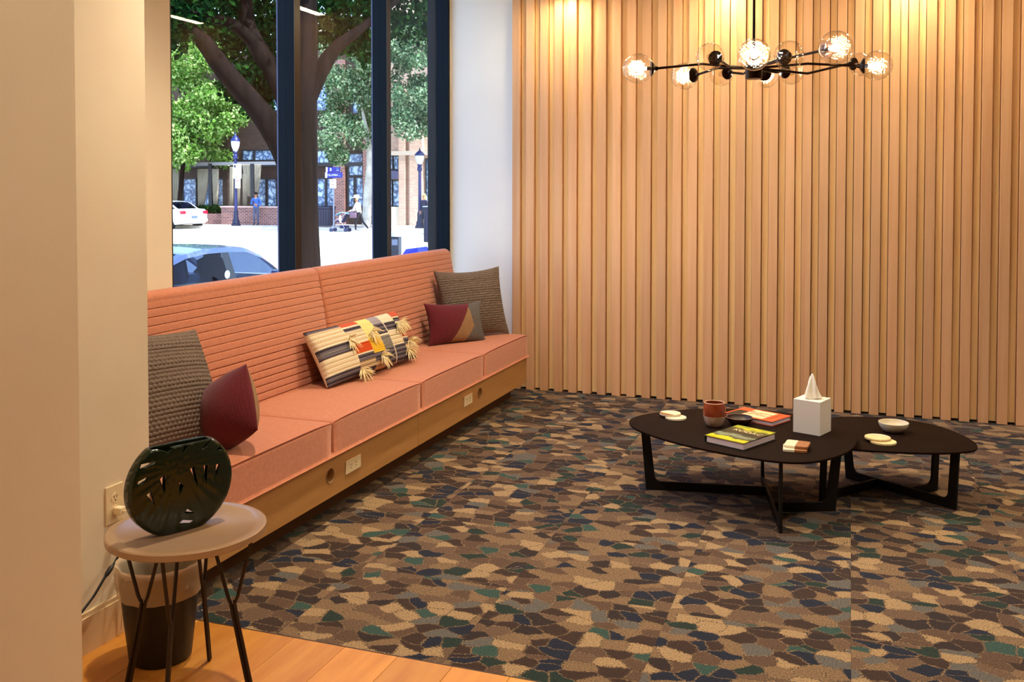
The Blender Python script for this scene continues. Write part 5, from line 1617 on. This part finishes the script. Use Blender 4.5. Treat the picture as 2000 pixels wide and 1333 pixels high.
dc = sedan('dark_car', (c3.x + 2.45, 40.2, ZG), R(180), black_p, 'tall dark car whose tail shows past the right window jamb')
dc.scale = (1, 1, 1.3)
# ------------------------------------------------------------------ people
SKIN = mat('skin', '#B07A5E', rough=0.6)
def figure(name, loc, rz, J, B, mats, label, extra=None):
    """J: joint -> (x, y, z, r); B: (joint, joint, material index); one continuous skinned surface"""
    me = bpy.data.meshes.new(name)
    keys = list(J)
    me.from_pydata([J[k][:3] for k in keys], [(keys.index(a), keys.index(b)) for a, b, _ in B], [])
    tmp = bpy.data.objects.new(name, me)
    COL.objects.link(tmp)
    sk = tmp.modifiers.new('skin', 'SKIN')
    for i, k in enumerate(keys):
        v = me.skin_vertices[0].data[i]
        r = J[k][3]
        v.radius = r if isinstance(r, tuple) else (r, r)
        v.use_root = (k == 'pelvis')
    ss_ = tmp.modifiers.new('sub', 'SUBSURF'); ss_.levels = 2; ss_.render_levels = 2
    dg = bpy.context.evaluated_depsgraph_get()
    out = bpy.data.meshes.new_from_object(tmp.evaluated_get(dg))
    bpy.data.objects.remove(tmp)
    segs = [(Vector(J[a][:3]), Vector(J[b][:3]), m) for a, b, m in B]
    out.materials.clear()
    for m in mats: out.materials.append(m)
    for p in out.polygons:
        c = p.center; best, bm_i = 1e9, 0
        for a, b, m in segs:
            d = b - a; t = max(0, min(1, (c - a).dot(d) / max(1e-9, d.length_squared)))
            q = (c - (a + d * t)).length
            if q < best: best, bm_i = q, m
        p.material_index = bm_i
        p.use_smooth = True
    o = bpy.data.objects.new('body', out)
    COL.objects.link(o)
    e = empty(name, loc, rz, label, 'person')
    o.parent = e
    return e

def hand(J, B, w, dirv, side, tagn, m):
    """palm and five separate fingers from the wrist joint w"""
    wx, wy, wz = J[w][:3]
    d = Vector(dirv).normalized()
    s = d.cross(Vector((0, 0, 1)))
    if s.length < .1: s = Vector((0, 1, 0))
    s.normalize()
    W = Vector((wx, wy, wz))
    pm = W + d * .05
    J[tagn + 'palm'] = (*pm, .030); B.append((w, tagn + 'palm', m))
    for i, (o, L) in enumerate(((-.028, .066), (-.010, .078), (.010, .074), (.028, .058))):
        a = pm + d * .045 + s * o; b = a + d * L * .55 + Vector((0, 0, -.006)); c = b + d * L * .35 + Vector((0, 0, -.02))
        n0, n1, n2 = (f'{tagn}f{i}{q}' for q in 'abc')
        J[n0] = (*a, .010); J[n1] = (*b, .009); J[n2] = (*c, .007)
        B += [(tagn + 'palm', n0, m), (n0, n1, m), (n1, n2, m)]
    a = W + d * .04 + s * (.038 * side); b = a + d * .035 + s * (.018 * side)
    J[tagn + 'ta'] = (*a, .011); J[tagn + 'tb'] = (*b, .009)
    B += [(tagn + 'palm', tagn + 'ta', m), (tagn + 'ta', tagn + 'tb', m)]

def face(parent, c, r, hair, fwd=(0, -1, 0), hat=None):
    """eyes, nose, mouth, ears and hair on the head; +fwd looks"""
    f = Vector(fwd).normalized(); s = f.cross(Vector((0, 0, 1))).normalized()
    dk = mat('eye_dark', '#1A1210', rough=0.4)
    C_ = Vector(c)
    for sg in (1, -1):
        MB().ball(C_ + f * r * .92 + s * sg * r * .36 + Vector((0, 0, .01)), .012, 8, 6).build('eye', dk, parent, local=True, smooth=True)
        MB().ball(C_ + s * sg * r * .98, .022, 8, 6, (.6, .6, 1.2)).build('ear', SKIN, parent, local=True, smooth=True)
    MB().ball(C_ + f * r * 1.06 - Vector((0, 0, .018)), .016, 8, 6, (1, 1, 1.4)).build('nose', SKIN, parent, local=True, smooth=True)
    MB().ball(C_ + f * r * .92 - Vector((0, 0, .058)), .02, 8, 6, (1.1, .6, .35)).build('mouth', mat('lips', '#8A4A44', rough=0.5), parent, local=True, smooth=True)
    if hair: 
        hb_ = MB().ball((0, 0, 0), r * 1.13, 18, 12)
        keep = [q for q in hb_.f if (lambda m: m.z > r * .25 or m.dot(f) < -r * .25)(sum((Vector(hb_.v[i]) for i in q), Vector()) / len(q))]
        hb_.f = keep; hb_.mi = [0] * len(keep)
        hb_.v = [(p[0] + C_.x, p[1] + C_.y, p[2] + C_.z + .015) for p in hb_.v]
        hb_.build('hair', hair, parent, local=True, smooth=True)

# standing person in the blue sweater, looking down at a phone
J = dict(pelvis=(0, 0, .92, (.15, .11)), waist=(0, 0, 1.06, (.15, .11)), chest=(0, -.01, 1.28, (.18, .12)), neck0=(0, -.01, 1.43, (.10, .08)), neck=(0, -.02, 1.49, .05), head0=(0, -.045, 1.56, .075), head=(0, -.05, 1.655, .092),
         shl=(.19, 0, 1.39, .07), ell=(.28, .02, 1.13, .05), wrl=(.12, -.17, 1.10, .036), shr=(-.19, 0, 1.39, .07), elr=(-.27, -.03, 1.12, .05), wrr=(-.06, -.22, 1.19, .036),
         hl=(.09, 0, .86, .095), kl=(.10, -.02, .48, .065), al=(.10, .01, .09, .045), tl=(.11, -.14, .035, .035), hr=(-.09, 0, .86, .095), kr=(-.10, -.04, .48, .065), ar=(-.10, .0, .09, .045), tr=(-.12, -.15, .035, .035))
B = [('pelvis', 'waist', 0), ('waist', 'chest', 0), ('chest', 'neck0', 0), ('neck0', 'neck', 3), ('neck', 'head0', 3), ('head0', 'head', 3), ('neck0', 'shl', 0), ('shl', 'ell', 0), ('ell', 'wrl', 0), ('neck0', 'shr', 0), ('shr', 'elr', 0), ('elr', 'wrr', 0),
     ('pelvis', 'hl', 1), ('hl', 'kl', 1), ('kl', 'al', 1), ('al', 'tl', 2), ('pelvis', 'hr', 1), ('hr', 'kr', 1), ('kr', 'ar', 1), ('ar', 'tr', 2)]
hand(J, B, 'wrl', (-.6, -.6, .1), 1, 'L', 3); hand(J, B, 'wrr', (.2, -.7, .3), -1, 'Rr', 3)
pp = aty(500.5, 442, 43.1)
P1 = figure('person', (pp.x, 43.1, ZF), R(12), J, B, [mat('blue_sweater_wool', '#3A62B0', rough=0.9), mat('grey_trousers', '#4A4E68', rough=0.9), mat('dark_shoes', '#181A24', rough=0.6), SKIN],
            'person in a blue sweater and grey trousers standing with head bowed over a phone')
face(P1, (0, -.05, 1.66), .10, mat('dark_hair', '#1A1416', rough=0.8), (0, -.9, -.45))
MB().obox((-.03, -.30, 1.235), (.075, .012, .145), Matrix.Rotation(R(-35), 3, 'X')).build('phone', mat('phone_black', '#141418', rough=0.3), P1, local=True, bevel=.004)

# woman in white pushing a stroller to the left
cream = mat('cream_linen', '#EDE6D8', rough=0.9)
J = dict(pelvis=(0, 0, .90, (.12, .13)), waist=(-.02, 0, 1.04, (.11, .13)), chest=(-.07, 0, 1.24, (.12, .16)), neck0=(-.10, 0, 1.38, (.08, .10)), neck=(-.12, 0, 1.44, .045), head0=(-.14, 0, 1.51, .07), head=(-.15, 0, 1.60, .088),
         shl=(-.10, -.18, 1.34, .062), ell=(-.20, -.20, 1.09, .046), wrl=(-.42, -.17, 1.00, .034), shr=(-.10, .18, 1.34, .062), elr=(-.20, .20, 1.09, .046), wrr=(-.42, .17, 1.00, .034),
         hl=(.0, -.085, .84, .09), kl=(-.16, -.09, .48, .062), al=(-.15, -.09, .10, .043), tl=(-.30, -.09, .04, .034), hr=(.0, .085, .84, .09), kr=(.14, .09, .50, .062), ar=(.42, .09, .17, .043), tr=(.33, .09, .05, .034))
B = [('pelvis', 'waist', 0), ('waist', 'chest', 0), ('chest', 'neck0', 0), ('neck0', 'neck', 3), ('neck', 'head0', 3), ('head0', 'head', 3), ('neck0', 'shl', 0), ('shl', 'ell', 0), ('ell', 'wrl', 0), ('neck0', 'shr', 0), ('shr', 'elr', 0), ('elr', 'wrr', 0),
     ('pelvis', 'hl', 1), ('hl', 'kl', 1), ('kl', 'al', 1), ('al', 'tl', 2), ('pelvis', 'hr', 1), ('hr', 'kr', 1), ('kr', 'ar', 1), ('ar', 'tr', 2)]
hand(J, B, 'wrl', (-1, .1, -.15), 1, 'L', 3); hand(J, B, 'wrr', (-1, -.1, -.15), -1, 'Rr', 3)
YP = 40.6
pw = aty(702, 452, YP)
P2 = figure('person', (pw.x, YP, ZG), R(6), J, B, [cream, mat('black_trousers', '#10121E', rough=0.9), mat('pale_sneakers', '#B8C4D0', rough=0.6), SKIN],
            'person in a cream top, black trousers and wide sun hat pushing a stroller')
face(P2, (-.15, 0, 1.60), .098, mat('fair_hair', '#C8B898', rough=0.8), (-1, 0, -.2))
MB().lathe([(.26, -.02), (.25, .0), (.13, .015), (.125, .09), (.10, .125), (.001, .13)], 28, (-.15, 0, 1.66)).build('sun_hat', cream, P2, local=True, smooth=True)
bgp = aty(696, 431, YP - .25)
hbag = empty('shoulder_bag', (pw.x - .17, YP - .30, ZG + .66), label='mauve shoulder bag hanging at the side of the person with the stroller', cat='bag')
MB().obox((0, 0, .15), (.34, .12, .26)).build('bag_body', mat('mauve_leather', '#6A5064', rough=0.5), hbag, local=True, bevel=.03, seg=3, smooth=True)
MB().tube(smooth_path([(-.10, 0, .28), (-.02, .02, .50), (.06, .10, .68), (.10, .02, .50), (.12, 0, .28)], 5), .012, 8).build('strap', mat('mauve_strap', '#7A6074', rough=0.5), hbag, local=True, smooth=True)
# stroller
sx = pw.x - .95
stl = empty('stroller', (sx, YP, ZG), R(6), 'dark blue folding stroller with pale blue hood on the far side of the road', 'stroller')
sil = mat('silver_stroller_tube', '#A8B0CC', rough=0.35, metal=0.6)
for y in (-.22, .22):
    MB().tube([(-.45, y, .10), (-.28, y, .52), (.10, y, .74), (.52, y, 1.02)], .014, 8).build('side_tube', sil, stl, local=True, smooth=True)
    MB().tube([(.28, y, .10), (.05, y, .48), (-.12, y, .62)], .014, 8).build('rear_tube', sil, stl, local=True, smooth=True)
    for x in (-.46, .29):
        for o_ in (-.035, .035):
            MB().cyl((x, y + o_ - .012, .09), (x, y + o_ + .012, .09), .09, n=18).build('wheel', mat('stroller_wheel', '#2A3258', rough=0.6), stl, local=True, smooth=True)
MB().cyl((.52, -.22, 1.02), (.52, .22, 1.02), .018, n=10).build('push_bar', mat('foam_grip', '#14182A', rough=0.8), stl, local=True, smooth=True)
seatm = mat('dark_blue_stroller_cloth', '#18224A', rough=0.9)
MB().bar((-.30, 0, .50), (.08, 0, .46), .38, .04).bar((.08, 0, .46), (.26, 0, .82), .38, .04).build('seat', seatm, stl, local=True, bevel=.012)
hd_ = MB()
vs, fs = [], []
for i in range(9):
    a = R(20 + 115 * i / 8)
    for j in range(7):
        y = -.22 + .44 * j / 6
        r_ = .40 * (1 - .10 * abs(y / .22) ** 3)
        vs.append((.12 - r_ * math.cos(a) * 1.15, y, .66 + r_ * math.sin(a) * .72))
for i in range(8):
    for j in range(6):
        fs.append((i * 7 + j, i * 7 + j + 1, (i + 1) * 7 + j + 1, (i + 1) * 7 + j))
ho = hd_.add(vs, fs).build('hood', mat('pale_blue_hood', '#8AB0CC', rough=0.9), stl, local=True, smooth=True)
ho.modifiers.new('cloth', 'SOLIDIFY').thickness = .012
MB().box(-.05, .30, -.18, .18, .17, .30).build('basket', seatm, stl, local=True, bevel=.02)
MB().ball((.02, -.235, .62), .12, 14, 10, (.55, .25, 1.5)).build('draped_blanket', cream, stl, local=True, smooth=True)

# blonde person beyond the cabinet
J = dict(pelvis=(0, 0, .90, (.14, .11)), waist=(0, 0, 1.03, (.13, .10)), chest=(0, 0, 1.24, (.16, .11)), neck0=(0, 0, 1.37, (.09, .07)), neck=(0, 0, 1.43, .045), head0=(0, -.01, 1.50, .07), head=(0, -.02, 1.59, .088),
         shl=(.17, 0, 1.33, .06), ell=(.23, .03, 1.08, .045), wrl=(.22, -.05, .86, .034), shr=(-.17, 0, 1.33, .06), elr=(-.23, .03, 1.08, .045), wrr=(-.22, -.05, .86, .034),
         hl=(.08, 0, .84, .09), kl=(.09, -.02, .48, .06), al=(.09, .01, .09, .042), tl=(.10, -.13, .035, .033), hr=(-.08, 0, .84, .09), kr=(-.09, -.03, .48, .06), ar=(-.09, .0, .09, .042), tr=(-.10, -.13, .035, .033))
B = [('pelvis', 'waist', 0), ('waist', 'chest', 0), ('chest', 'neck0', 0), ('neck0', 'neck', 3), ('neck', 'head0', 3), ('head0', 'head', 3), ('neck0', 'shl', 0), ('shl', 'ell', 0), ('ell', 'wrl', 0), ('neck0', 'shr', 0), ('shr', 'elr', 0), ('elr', 'wrr', 0),
     ('pelvis', 'hl', 1), ('hl', 'kl', 1), ('kl', 'al', 1), ('al', 'tl', 2), ('pelvis', 'hr', 1), ('hr', 'kr', 1), ('kr', 'ar', 1), ('ar', 'tr', 2)]
hand(J, B, 'wrl', (0, -.2, -1), 1, 'L', 3); hand(J, B, 'wrr', (0, -.2, -1), -1, 'Rr', 3)
pb = aty(828.5, 441, 42.0)
P3 = figure('person', (pb.x, 42.0, ZF), R(-20), J, B, [mat('navy_jacket', '#20203A', rough=0.9), mat('navy_trousers', '#1A1C30', rough=0.9), mat('dark_boots', '#141420', rough=0.6), SKIN],
            'person with long blond hair and navy jacket beside the right lamp post')
blond = mat('blond_hair', '#E0C878', rough=0.8)
face(P3, (0, -.02, 1.59), .098, blond, (0, -1, 0))
MB().lathe([(.03, -.30), (.09, -.26), (.115, -.12), (.115, 0), (.06, .06)], 18, (0, .045, 1.57), sy=.75).build('long_hair', blond, P3, local=True, smooth=True)
